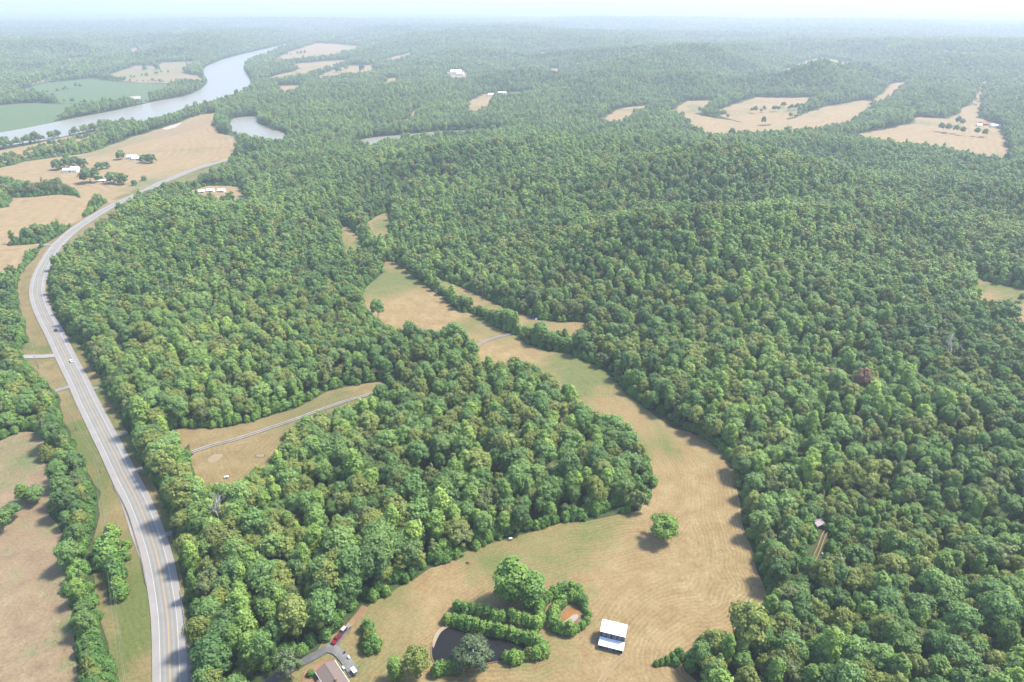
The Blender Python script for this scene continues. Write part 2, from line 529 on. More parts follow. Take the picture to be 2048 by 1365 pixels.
def plain(name, col, rough=0.7, metal=0.0, var=0.12, scale=2.0, spec=0.3):
    m, nt, out = new_mat(name)
    N = NT(nt)
    tc = N.n('TexCoord').outputs['Object']
    f = N.noise(tc, scale, 4)
    c = N.mix(f, tuple(x * (1 - var) for x in col), tuple(min(1, x * (1 + var)) for x in col))
    b = N.n('BsdfPrincipled')
    N.l(c, b.inputs['Base Color'])
    b.inputs['Roughness'].default_value = rough
    b.inputs['Metallic'].default_value = metal
    b.inputs['Specular IOR Level'].default_value = spec
    N.l(b.outputs[0], out.inputs[0])
    return m


def leaf_mat(name, dark, mid, light, transl=0.26):
    """Foliage: a tint for each tree, drifting over the wood, and finer change within the crown."""
    m, nt, out = new_mat(name)
    N = NT(nt)
    oi = N.n('ObjectInfo')
    geo = N.n('NewGeometry')
    region = N.noise(oi.outputs['Location'], 0.0075, 4, 0.6)
    f = N.math('ADD', N.math('MULTIPLY', oi.outputs['Random'], 0.50), N.math('MULTIPLY', N.math('SUBTRACT', region, 0.36), 1.7))
    c = N.ramp(f, [(0.05, tuple(0.85 * q for q in dark)), (0.45, mid), (0.95, tuple(1.15 * q for q in light))])
    clump = N.noise(geo.outputs['Position'], 0.55, 3, 0.6)
    c = N.mix(N.ramp(clump, [(0.3, 0.0), (0.7, 1.0)]), N.mix(1.0, c, (0.76, 0.83, 0.84), 'MULTIPLY'), N.mix(1.0, c, (1.28, 1.2, 1.02), 'MULTIPLY'))
    fine = N.noise(geo.outputs['Position'], 3.1, 2, 0.6)
    c = N.mix(fine, N.mix(1.0, c, (0.82, 0.84, 0.86), 'MULTIPLY'), N.mix(1.0, c, (1.2, 1.17, 1.1), 'MULTIPLY'))
    d = N.n('BsdfPrincipled')
    N.l(c, d.inputs['Base Color'])
    d.inputs['Roughness'].default_value = 0.55
    d.inputs['Specular IOR Level'].default_value = 0.25
    t = N.n('BsdfTranslucent')
    N.l(N.mix(1.0, c, (1.15, 1.25, 0.7), 'MULTIPLY'), t.inputs[0])
    ms = N.n('MixShader')
    ms.inputs[0].default_value = transl
    N.l(d.outputs[0], ms.inputs[1])
    N.l(t.outputs[0], ms.inputs[2])
    N.l(ms.outputs[0], out.inputs[0])
    return m


def field_mat(name, stops, green, gmix=(0.42, 0.62), gscale=0.012, stripe=0.0, pitch=3.2, blot=0.4, seed=0.0, weeds=0.0):
    """Dry grass: broad blotches of straw and green, mowing lines that follow the field's edge, and fine stubble."""
    m, nt, out = new_mat(name)
    N = NT(nt)
    geo = N.n('NewGeometry')
    mp = N.n('Mapping')
    mp.inputs['Location'].default_value = (seed * 97.3, seed * 51.7, 0)
    N.l(geo.outputs['Position'], mp.inputs[0])
    pos = mp.outputs[0]
    big = N.noise(pos, gscale, 4, 0.6, 0.6)
    midn = N.noise(pos, 0.09, 4, 0.65)
    fine = N.ramp(N.noise(pos, 0.8, 5, 0.75), [(0.32, 0.0), (0.68, 1.0)])
    c = N.ramp(midn, stops)
    moist = N.n('Attribute', attribute_name='moist').outputs['Fac']
    g = N.ramp(N.math('ADD', N.math('ADD', big, moist), N.math('MULTIPLY', N.math('SUBTRACT', midn, 0.5), blot)), [(gmix[0], 0.0), (gmix[1], 1.0)])
    c = N.mix(g, c, green)
    if weeds:
        wd = N.ramp(N.math('ADD', N.noise(pos, 0.42, 4, 0.7), N.math('MULTIPLY', N.math('SUBTRACT', big, 0.5), 0.5)), [(0.60, 0.0), (0.68, weeds)])
        c = N.mix(wd, c, (0.085, 0.105, 0.042))
        bl = N.ramp(N.noise(pos, 0.23, 5, 0.75), [(0.62, 0.0), (0.74, weeds)])
        c = N.mix(bl, c, tuple(min(.5, 1.25 * q) for q in stops[-1][1]))
    if stripe:
        at = N.n('Attribute', attribute_name='edge_d').outputs['Fac']
        wob = N.math('ADD', at, N.math('MULTIPLY', N.noise(pos, 0.02, 3), 14.0))
        w = N.math('SINE', N.math('MULTIPLY', wob, 2 * PI / pitch))
        w2 = N.math('SINE', N.math('MULTIPLY', wob, 2 * PI / (pitch * 3.1)))
        brk = N.ramp(N.noise(pos, 0.02, 4, 0.65), [(0.36, 0.0), (0.58, 1.0)])
        s = N.math('MULTIPLY', N.math('ADD', N.math('MULTIPLY', w, 0.75), N.math('MULTIPLY', w2, 0.28)), brk)
        s = N.math('ADD', 1.0, N.math('MULTIPLY', s, stripe))
        cs = N.n('CombineColor')
        for i in range(3):
            N.l(s, cs.inputs[i])
        c = N.mix(1.0, c, cs.outputs[0], 'MULTIPLY')
    c = N.mix(fine, N.mix(1.0, c, (0.76, 0.78, 0.76), 'MULTIPLY'), N.mix(1.0, c, (1.22, 1.21, 1.2), 'MULTIPLY'))
    b = N.n('BsdfPrincipled')
    N.l(c, b.inputs['Base Color'])
    b.inputs['Roughness'].default_value = 0.95
    b.inputs['Specular IOR Level'].default_value = 0.1
    bp = N.n('Bump')
    bp.inputs['Strength'].default_value = 0.5
    bp.inputs['Distance'].default_value = 0.25
    N.l(fine, bp.inputs['Height'])
    N.l(bp.outputs[0], b.inputs['Normal'])
    N.l(b.outputs[0], out.inputs[0])
    return m


def road_mat(name, a, b_, patch=0.25, along=False):
    m, nt, out = new_mat(name)
    N = NT(nt)
    pos = N.n('NewGeometry').outputs['Position']
    n1 = N.noise(pos, 0.12, 4, 0.6)
    n2 = N.noise(pos, 1.6, 3, 0.7)
    c = N.mix(N.ramp(n1, [(0.35, 0.0), (0.65, 1.0)]), a, b_)
    if along:   # darker wheel paths across the lane
        at = N.n('Attribute', attribute_name='across').outputs['Fac']
        w = N.math('COSINE', N.math('MULTIPLY', at, 2 * PI / 1.83))
        s = N.math('ADD', 1.0, N.math('MULTIPLY', w, 0.09))
        cs = N.n('CombineColor')
        for i in range(3):
            N.l(s, cs.inputs[i])
        c = N.mix(1.0, c, cs.outputs[0], 'MULTIPLY')
    c = N.mix(n2, N.mix(1.0, c, (1 - patch,) * 3, 'MULTIPLY'), N.mix(1.0, c, (1 + patch,) * 3, 'MULTIPLY'))
    b = N.n('BsdfPrincipled')
    N.l(c, b.inputs['Base Color'])
    b.inputs['Roughness'].default_value = 0.85
    b.inputs['Specular IOR Level'].default_value = 0.25
    N.l(b.outputs[0], out.inputs[0])
    return m


def water_mat(name, col, rough, bump, bscale, stops=None, spec=0.5):
    m, nt, out = new_mat(name)
    N = NT(nt)
    pos = N.n('NewGeometry').outputs['Position']
    b = N.n('BsdfPrincipled')
    if stops:
        N.l(N.ramp(N.noise(pos, 0.12, 3), stops), b.inputs['Base Color'])
    else:
        b.inputs['Base Color'].default_value = (*col, 1)
    b.inputs['Roughness'].default_value = rough
    b.inputs['IOR'].default_value = 1.33
    b.inputs['Specular IOR Level'].default_value = spec
    bp = N.n('Bump')
    bp.inputs['Strength'].default_value = bump
    bp.inputs['Distance'].default_value = 0.3
    N.l(N.noise(pos, bscale, 3), bp.inputs['Height'])
    N.l(bp.outputs[0], b.inputs['Normal'])
    N.l(b.outputs[0], out.inputs[0])
    return m


M = {}
M['oak'] = leaf_mat('oak_leaves', (0.114, 0.150, 0.040), (0.179, 0.210, 0.053), (0.220, 0.262, 0.080))
M['poplar'] = leaf_mat('poplar_leaves', (0.114, 0.195, 0.047), (0.176, 0.272, 0.062), (0.257, 0.344, 0.077))
M['maple'] = leaf_mat('maple_leaves', (0.087, 0.172, 0.053), (0.133, 0.227, 0.068), (0.203, 0.290, 0.085))
M['hickory'] = leaf_mat('hickory_leaves', (0.073, 0.134, 0.047), (0.106, 0.177, 0.053), (0.162, 0.232, 0.064))
M['ash'] = leaf_mat('ash_leaves', (0.122, 0.153, 0.060), (0.155, 0.190, 0.075), (0.198, 0.229, 0.090))
M['cedar'] = leaf_mat('cedar_leaves', (0.080, 0.122, 0.045), (0.114, 0.159, 0.053), (0.165, 0.205, 0.062), 0.1)
M['bush'] = leaf_mat('bush_leaves', (0.072, 0.153, 0.037), (0.106, 0.206, 0.046), (0.172, 0.267, 0.057))
M['pale'] = leaf_mat('pale_leaves', (0.120, 0.175, 0.080), (0.140, 0.195, 0.090), (0.155, 0.210, 0.100))
M['gray'] = leaf_mat('gray_green_leaves', (0.078, 0.115, 0.056), (0.088, 0.126, 0.062), (0.098, 0.136, 0.068))
M['lone'] = leaf_mat('lone_tree_leaves', (0.136, 0.234, 0.048), (0.151, 0.248, 0.050), (0.172, 0.267, 0.054))
M['yellow'] = leaf_mat('yellow_leaves', (0.135, 0.160, 0.032), (0.150, 0.172, 0.036), (0.170, 0.190, 0.045))
M['rust'] = leaf_mat('rust_leaves', (0.235, 0.135, 0.092), (0.250, 0.145, 0.098), (0.265, 0.155, 0.105))
M['bark'] = plain('bark', (0.13, 0.10, 0.075), 0.9, var=0.3, scale=4)
M['dead_wood'] = plain('dead_wood', (0.30, 0.28, 0.255), 0.9, var=0.25, scale=3)
M['pale_bark'] = plain('pale_bark', (0.42, 0.37, 0.31), 0.9, var=0.25, scale=3)

straw = [(0.25, (0.168, 0.116, 0.054)), (0.5, (0.206, 0.147, 0.072)), (0.75, (0.251, 0.190, 0.100))]
M['hay'] = field_mat('hay_stubble', straw, (0.108, 0.118, 0.043), (0.42, 0.64), 0.013, 0.13, 1.9, weeds=0.35)
M['strip'] = field_mat('strip_grass', straw, (0.107, 0.116, 0.039), (0.42, 0.62), 0.015, 0.10, 2.6, seed=2)
M['clear'] = field_mat('clearing_grass', [(0.3, (0.149, 0.106, 0.050)), (0.7, (0.207, 0.157, 0.077))], (0.107, 0.106, 0.041), (0.45, 0.7), 0.02, 0.10, 3.0, seed=3, weeds=0.3)
M['pasture'] = field_mat('pasture_grass', [(0.3, (0.156, 0.111, 0.070)), (0.55, (0.201, 0.146, 0.090)), (0.75, (0.242, 0.193, 0.114))], (0.113, 0.127, 0.054), (0.5, 0.72), 0.022, 0, seed=4, blot=0.8, weeds=0.75)
M['verge'] = field_mat('verge_grass', [(0.3, (0.128, 0.101, 0.046)), (0.7, (0.191, 0.149, 0.071))], (0.088, 0.102, 0.031), (0.40, 0.62), 0.03, 0.05, 2.6, seed=5, weeds=0.5)
M['dry'] = field_mat('dry_field', [(0.3, (0.200, 0.140, 0.072)), (0.7, (0.250, 0.184, 0.102))], (0.125, 0.132, 0.059), (0.56, 0.70), 0.006, 0.10, 13.0, seed=6)
M['crop'] = field_mat('green_crop', [(0.3, (0.065, 0.101, 0.043)), (0.7, (0.087, 0.125, 0.056))], (0.123, 0.135, 0.059), (0.66, 0.8), 0.005, 0.05, 9.0, seed=7)
M['meadow'] = field_mat('far_meadow', [(0.3, (0.143, 0.133, 0.060)), (0.7, (0.192, 0.164, 0.085))], (0.213, 0.150, 0.090), (0.5, 0.6), 0.004, 0, seed=8)
M['floor'] = field_mat('woodland_floor', [(0.3, (0.035, 0.05, 0.02)), (0.7, (0.06, 0.075, 0.03))], (0.045, 0.07, 0.026), (0.4, 0.6), 0.004, 0, seed=9)
M['lane_surface'] = road_mat('lane_surface', (0.166, 0.160, 0.148), (0.189, 0.182, 0.164), 0.08, True)
M['shoulder'] = road_mat('shoulder_surface', (0.197, 0.184, 0.173), (0.224, 0.207, 0.193), 0.1)
M['gravel'] = road_mat('gravel', (0.198, 0.181, 0.164), (0.250, 0.237, 0.220), 0.25)
M['rocky'] = road_mat('rocky_bank', (0.183, 0.157, 0.132), (0.254, 0.229, 0.203), 0.3)
M['asphalt'] = road_mat('old_asphalt', (0.064, 0.064, 0.068), (0.113, 0.109, 0.109), 0.25)
M['concrete'] = road_mat('concrete', (0.149, 0.145, 0.140), (0.206, 0.196, 0.192), 0.15)
M['pad'] = road_mat('worn_asphalt_pad', (0.085, 0.083, 0.080), (0.165, 0.158, 0.150), 0.3)
M['dirt'] = road_mat('red_dirt', (0.194, 0.102, 0.061), (0.244, 0.148, 0.097), 0.2)
M['bare'] = road_mat('worn_soil', (0.213, 0.157, 0.102), (0.264, 0.208, 0.148), 0.2)
M['sand'] = road_mat('sand', (0.280, 0.239, 0.203), (0.335, 0.295, 0.254), 0.15)
M['white_line'] = plain('white_paint', (0.42, 0.42, 0.40), 0.6, var=0.1, scale=0.7)
M['yellow_line'] = plain('yellow_paint', (0.36, 0.225, 0.07), 0.6, var=0.12, scale=0.7)
M['river'] = water_mat('river_water', (0.185, 0.172, 0.138), 0.32, 0.25, 0.08, spec=0.3)
M['pond'] = water_mat('pond_water', (0.012, 0.011, 0.010), 0.04, 0.06, 0.6, spec=0.36)
M['mud_water'] = water_mat('muddy_water', None, 0.14, 0.04, 0.6, [(0.35, (0.17, 0.074, 0.014)), (0.65, (0.23, 0.115, 0.032))])
M['worn'] = road_mat('worn_track', (0.193, 0.143, 0.082), (0.230, 0.176, 0.111), 0.15)
M['yard'] = road_mat('yard_soil', (0.164, 0.094, 0.049), (0.213, 0.135, 0.078), 0.2)
M['cloud_reflection'] = water_mat('cloud_reflection_water', (0.26, 0.215, 0.18), 0.12, 0.03, 0.6)  # pale gray-pink: the reflection of a bright cloud put into the water colour
M['mud'] = plain('mud_bank', (0.15, 0.10, 0.06), 0.9, var=0.25, scale=0.6)
M['roof_white'] = plain('white_metal_roof', (0.78, 0.79, 0.82), 0.4, 0.0, 0.05, 0.8, 0.5)
M['roof_dull'] = plain('dull_metal_roof', (0.64, 0.67, 0.74), 0.45, 0.0, 0.08, 0.8, 0.5)
M['black_board'] = plain('weathered_black_board', (0.035, 0.038, 0.046), 0.85, var=0.6, scale=2.5)
M['gray_board'] = plain('peeled_board', (0.22, 0.25, 0.31), 0.85, var=0.7, scale=3.5)
M['stone'] = plain('foundation_stone', (0.36, 0.27, 0.2), 0.9, var=0.3, scale=2)
M['shingle'] = plain('brown_shingle', (0.145, 0.112, 0.098), 0.9, var=0.22, scale=5)
M['shingle_dark'] = plain('ridge_shingle', (0.13, 0.10, 0.09), 0.9, var=0.2, scale=5)
M['trim'] = plain('white_trim', (0.75, 0.74, 0.72), 0.5, var=0.05)
M['brick_wall'] = plain('red_brick_wall', (0.28, 0.13, 0.09), 0.9, var=0.25, scale=6)
M['white_wall'] = plain('white_siding', (0.7, 0.7, 0.68), 0.6, var=0.08)
M['glass'] = plain('dark_glass', (0.02, 0.025, 0.03), 0.1, 0, 0.1, 1, 0.6)
M['galv'] = plain('galvanised_steel', (0.42, 0.43, 0.45), 0.45, 0.5, 0.1, 3, 0.5)
M['wood_pole'] = plain('pole_wood', (0.20, 0.155, 0.12), 0.9, var=0.25, scale=2)
M['wire'] = plain('wire', (0.25, 0.25, 0.25), 0.5, 0.3)
M['tyre'] = plain('tyre_rubber', (0.02, 0.02, 0.02), 0.9)
M['rim'] = plain('wheel_rim', (0.4, 0.4, 0.42), 0.4, 0.6)
M['red_paint'] = plain('red_car_paint', (0.20, 0.008, 0.018), 0.25, 0, 0.05, 1, 0.6)
M['white_paint'] = plain('white_car_paint', (0.75, 0.75, 0.75), 0.3, 0, 0.04, 1, 0.6)
M['dark_paint'] = plain('dark_car_paint', (0.03, 0.035, 0.045), 0.25, 0, 0.05, 1, 0.6)
M['pink_roof'] = plain('dusty_roof', (0.42, 0.31, 0.29), 0.5, 0, 0.1)
M['blue_paint'] = plain('blue_tractor_paint', (0.03, 0.09, 0.30), 0.35, 0, 0.05, 1, 0.5)
M['lamp'] = plain('lamp_lens', (0.7, 0.7, 0.65), 0.2)
M['tail'] = plain('tail_lens', (0.35, 0.02, 0.02), 0.25)
M['mint'] = plain('pale_mint_enamel', (0.62, 0.78, 0.72), 0.4, 0, 0.05)
M['rust_metal'] = plain('rusty_metal', (0.26, 0.09, 0.06), 0.8, 0.2, 0.3, 4)
M['roof_pink'] = plain('faded_tin_roof', (0.24, 0.19, 0.20), 0.7, 0.0, 0.15)

# ------------------------------------------------------------------ ground
def build_ground():
    az = np.concatenate([np.arange(-180, -68, 6.0), np.arange(-66, 66.01, 0.5), np.arange(68, 180, 6.0)])
    az = np.radians(az)
    rr = [12.0]
    while rr[-1] < 34000:
        rr.append(rr[-1] * 1.022)
    rr = np.array(rr)
    A, R = np.meshgrid(az, rr)
    x, y = (R * np.sin(A)).ravel(), (R * np.cos(A)).ravel()
    z = zt(x, y)
    na, nr = len(az), len(rr)
    V = np.column_stack([x, y, z])
    V = np.vstack([V, [[0, 0, float(zt(0, 0)[0])]]])
    i, j = np.meshgrid(np.arange(nr - 1), np.arange(na), indexing='ij')
    a = (i * na + j).ravel()
    b = (i * na + (j + 1) % na).ravel()
    F = np.column_stack([a, b, b + na, a + na])
    faces = [tuple(f[::-1]) for f in F.tolist()] + [(len(V) - 1, (k + 1) % na, k) for k in range(na)]
    o = mobj('ground', V, faces, M['floor'], None, True)
    props(o, kind='structure')


build_ground()

_sheet_n = [0]
# greener hollows (+) and dry swaths (-) of the grassland: pixel on the floor, radius, amount
MOIST = [((1430, 1110), 26, -.35), ((1400, 985), 26, -.3), ((1470, 1180), 20, -.3), ((1360, 1230), 22, -.28), ((1300, 1290), 20, -.2), ((900, 1180), 22, -.15),
         ((1220, 1085), 24, .16), ((1330, 905), 18, .16), ((1180, 760), 20, .14), ((830, 560), 34, .10), ((780, 590), 28, .07), ((790, 630), 26, -.3), ((880, 625), 24, -.2),
         ((950, 1150), 18, .12), ((1000, 710), 14, -.2), ((60, 580), 40, -.4), ((80, 520), 40, -.4), ((150, 450), 60, -.4), ((30, 640), 30, -.3), ((80, 760), 20, -.3),
         ((250, 1200), 25, .12), ((180, 900), 25, .1), ((60, 1150), 14, .16), ((30, 1230), 16, -.2), ((60, 920), 20, .05), ((420, 935), 20, -.3), ((600, 830), 25, .12)]
MOIST = [(G(*p), r_, a_) for p, r_, a_ in MOIST]


def sheet(name, P, mat, cell, zoff=None, kind='structure', parent=None, label=None):
    """A piece of ground cover: the outline filled with triangles that follow the terrain."""
    _sheet_n[0] += 1
    n = len(P)
    B = []
    for i in range(n):
        a, b = P[i], P[(i + 1) % n]
        k = max(1, int(np.linalg.norm(b - a) / (cell * 1.5)))
        for j in range(k):
            B.append(a + (b - a) * j / k)
    B = np.array(B)
    lo, hi = B.min(0), B.max(0)
    gx, gy = np.meshgrid(np.arange(lo[0], hi[0], cell), np.arange(lo[1], hi[1], cell))
    gx = gx.ravel() + (np.floor(gy.ravel() / cell) % 2) * cell * 0.5
    gy = gy.ravel()
    m = inside(gx, gy, B)
    gx, gy = gx[m], gy[m]
    if len(gx):
        dd = seg_dist(gx, gy, B, np.roll(B, -1, 0))
        k = dd > cell * 0.4
        gx, gy = gx[k], gy[k]
    pts = [Vector(p) for p in B] + [Vector((a, b)) for a, b in zip(gx, gy)]
    nb = len(B)
    ov, oe, of = delaunay_2d_cdt(pts, [], [list(range(nb))], 1, 1e-4)[:3]
    X = np.array([(v.x, v.y) for v in ov])
    F = []
    for f in of:
        a, b, c = (X[i] for i in f[:3])
        F.append(tuple(f) if (b[0] - a[0]) * (c[1] - a[1]) - (b[1] - a[1]) * (c[0] - a[0]) > 0 else tuple(reversed(f)))
    r = np.hypot(X[:, 0], X[:, 1])
    zo = (0.06 + 0.0004 * r + 0.004 * _sheet_n[0]) if zoff is None else zoff
    z = base_height(X[:, 0], X[:, 1]) + zo
    me = mesh(name, np.column_stack([X, z]), F, mat, True)
    at = me.attributes.new('edge_d', 'FLOAT', 'POINT')
    at.data.foreach_set('value', seg_dist(X[:, 0], X[:, 1], B, np.roll(B, -1, 0)).astype(np.float32))
    mo = np.zeros(len(X))
    for (q, rad, amt) in MOIST:
        mo += amt * np.exp(-((X[:, 0] - q[0]) ** 2 + (X[:, 1] - q[1]) ** 2) / (2 * rad * rad))
    at = me.attributes.new('moist', 'FLOAT', 'POINT')
    at.data.foreach_set('value', np.clip(mo, -.35, .3).astype(np.float32))
    o = link(bpy.data.objects.new(name, me), parent)
    if kind and parent is None:
        o['kind'] = kind
    if label:
        o['label'] = label
    return o


def ribbon(name, L, offs, mat, zoff, parent=None, kind='structure', z_r=0.0004):
    """A strip along a centre line; offs are the sideways offsets of its rows."""
    t = np.gradient(L, axis=0)
    t /= np.linalg.norm(t, axis=1)[:, None]
    nrm = np.column_stack([t[:, 1], -t[:, 0]])
    V, n = [], len(offs)
    r = np.hypot(L[:, 0], L[:, 1])
    for i in range(len(L)):
        zc = base_height(L[i:i + 1, 0], L[i:i + 1, 1])[0]
        for o in offs:
            p = L[i] + nrm[i] * o
            V.append((p[0], p[1], zc + zoff + z_r * r[i]))
    F = []
    for i in range(len(L) - 1):
        for j in range(n - 1):
            F.append((i * n + j, i * n + j + 1, (i + 1) * n + j + 1, (i + 1) * n + j))
    me = mesh(name, V, F, mat, True)
    at = me.attributes.new('across', 'FLOAT', 'POINT')
    at.data.foreach_set('value', np.tile(np.array(offs, np.float32), len(L)))
    o = link(bpy.data.objects.new(name, me), parent)
    if parent is None:
        o['kind'] = kind
    return o


sheet('hay_field', HAY, M['hay'], 4.0)
sheet('hay_field', STRIP, M['strip'], 5.0)
sheet('meadow', GLADE, M['strip'], 8.0)
sheet('meadow', GLADE2, M['strip'], 8.0)
sheet('meadow', CLEAR, M['clear'], 4.0)
sheet('pasture', PASTURE, M['pasture'], 5.0)
sheet('verge', VERGE, M['verge'], 5.0)
sheet('dry_field', FIELD_A, M['dry'], 20.0)
sheet('dry_field', FIELD_B, M['dry'], 15.0)
sheet('dry_field', FIELD_C, M['dry'], 12.0)
sheet('river_bank', BANK, M['dry'], 20.0)
sheet('crop_field', CROP_1, M['crop'], 30.0)
sheet('crop_field', CROP_2, M['crop'], 30.0)
sheet('meadow', MEADOW_3, M['meadow'], 40.0)
sheet('meadow', STRIP_L, M['meadow'], 40.0)
for k, P in FAR.items():
    r = float(np.hypot(*P.mean(0)))
    sheet('meadow' if k == 'right_glade' else 'far_field', P, M['strip'] if k == 'right_glade' else M['dry'], max(6.0, r / 60))
sheet('river', RIVER, M['river'], 60.0)
sheet('slough', SLOUGH, M['river'], 25.0)
sheet('creek', CREEK, M['river'], 25.0)


def grow(P, d):
    c = P.mean(0)
    v = P - c
    return c + v * (1 + d / np.linalg.norm(v, axis=1))[:, None]


sheet('pond_bank', grow(POND, 0.45), M['mud'], 3.0, 0.52)
sheet('pond', POND, M['pond'], 3.0, 0.56)
sheet('pond_bank', smooth(poly([(865, 1286), (876, 1264), (891, 1254), (902, 1254), (894, 1259), (882, 1268), (872, 1287), (867, 1300)]), 1.5, True), M['bare'], 2.0, 0.60)
sheet('pond_bank', grow(MUD, 0.7), M['mud'], 2.0, 0.52)
sheet('pond', MUD, M['mud_water'], 2.0, 0.56)
sheet('pond_reflection', smooth(poly([(1129, 1246), (1137, 1240), (1146, 1233), (1156, 1232), (1156.5, 1237), (1148, 1246), (1136, 1251.5)]), 1.0, True), M['cloud_reflection'], 2.0, 0.575)  # painted cloud reflection: a paler sheet over the lower half of the muddy pond

# ------------------------------------------------------------------ roads
hw = empty('highway', (0, 0, 0))
props(hw, kind='structure')
ribbon('shoulder', HWY, [-6.6, -3.6, 0, 3.6, 6.6], M['shoulder'], 0.50, hw)
ribbon('lane_surface', HWY, [-3.75, -2.75, -1.83, -0.92, 0, 0.92, 1.83, 2.75, 3.75], M['lane_surface'], 0.53, hw)
for s in (-1, 1):
    ribbon('edge_line', HWY, [s * 3.62 - 0.075, s * 3.62 + 0.075], M['white_line'], 0.56, hw)
    ribbon('centre_line', HWY, [s * 0.17 - 0.075, s * 0.17 + 0.075], M['yellow_line'], 0.56, hw)
lane = empty('farm_lane', (0, 0, 0))
props(lane, kind='structure')
for s in (-1, 1):
    ribbon('wheel_track', LANE, [s * 0.9 - 0.52, s * 0.9 + 0.52], M['gravel'], 0.50, lane)
ribbon('driveway', DRIVE, [-1.9, 0, 1.9], M['asphalt'], 0.50)
ribbon('dirt_drive', DRIVE_END, [-1.5, 0, 1.5], M['yard'], 0.46)
ribbon('parking_pad', PAD, [-2.1, 0, 2.1], M['pad'], 0.53)
rt = empty('dirt_track', (0, 0, 0))
props(rt, kind='structure')
for s in (-1, 1):
    ribbon('wheel_track', RUT, [s * 0.8 - 0.26, s * 0.8 + 0.26], M['yard'], 0.50, rt)
ft = empty('field_track', (0, 0, 0))
props(ft, kind='structure')
for s in (-1, 1):
    ribbon('wheel_track', FIELD_TRACK, [s * 0.9 - 0.28, s * 0.9 + 0.28], M['worn'], 0.42, ft)
for k, (P, w) in SPURS.items():
    ribbon('side_drive', P, [-w, 0, w], M['gravel' if k in 'ag' else 'concrete'], 0.47)
sheet('meadow', smooth(poly([(190, 305), (244, 285), (330, 259), (400, 232), (420, 236), (412, 252), (380, 264), (300, 282), (235, 298)]), 12, True), M['meadow'], 20.0, 0.80)
sheet('sand_patch', poly([(325, 259), (345, 252), (362, 246), (364, 248), (350, 257), (332, 262)]), M['sand'], 12.0, 0.95)
sheet('sand_patch', poly([(259, 195), (281, 194), (282, 200), (262, 201)]), M['sand'], 30.0, 1.6)
sheet('gravel_bank', poly([(225, 968), (233, 972), (262, 1010), (283, 1070), (296, 1130), (300, 1180), (292, 1172), (284, 1130), (262, 1070), (243, 1010)]), M['rocky'], 3.0, 0.42)
sheet('gravel_bank', poly([(377, 1250), (381, 1250), (391, 1365), (395, 1450), (378, 1450)]), M['rocky'], 3.0, 0.42)
sheet('bare_patch', smooth(poly([(415, 918), (430, 909), (446, 910), (440, 918), (425, 927)]), 2, True), M['worn'], 2.0, 0.36)
sheet('bare_yard', smooth(poly([(604, 1365), (610, 1344), (622, 1332), (633, 1330), (641, 1324), (656, 1318), (668, 1319), (650, 1335), (640, 1350), (645, 1375), (620, 1400)]), 3, True), M['yard'], 3.0, 0.36)
sheet('bare_patch', smooth(poly([(1090, 1262), (1093, 1228), (1108, 1202), (1112, 1204), (1098, 1232), (1098, 1262)]), 2, True), M['mud'], 2.0, 0.36)

# ------------------------------------------------------------------ trees: crowns of leaf sprays over lobes
def ico(sub):
    bm = bmesh.new()
    bmesh.ops.create_icosphere(bm, subdivisions=sub, radius=1)
    V = np.array([v.co[:] for v in bm.verts])
    F = np.array([[v.index for v in f.verts] for f in bm.faces])
    bm.free()
    return V, F


ICO1, ICO2 = ico(1), ico(2)


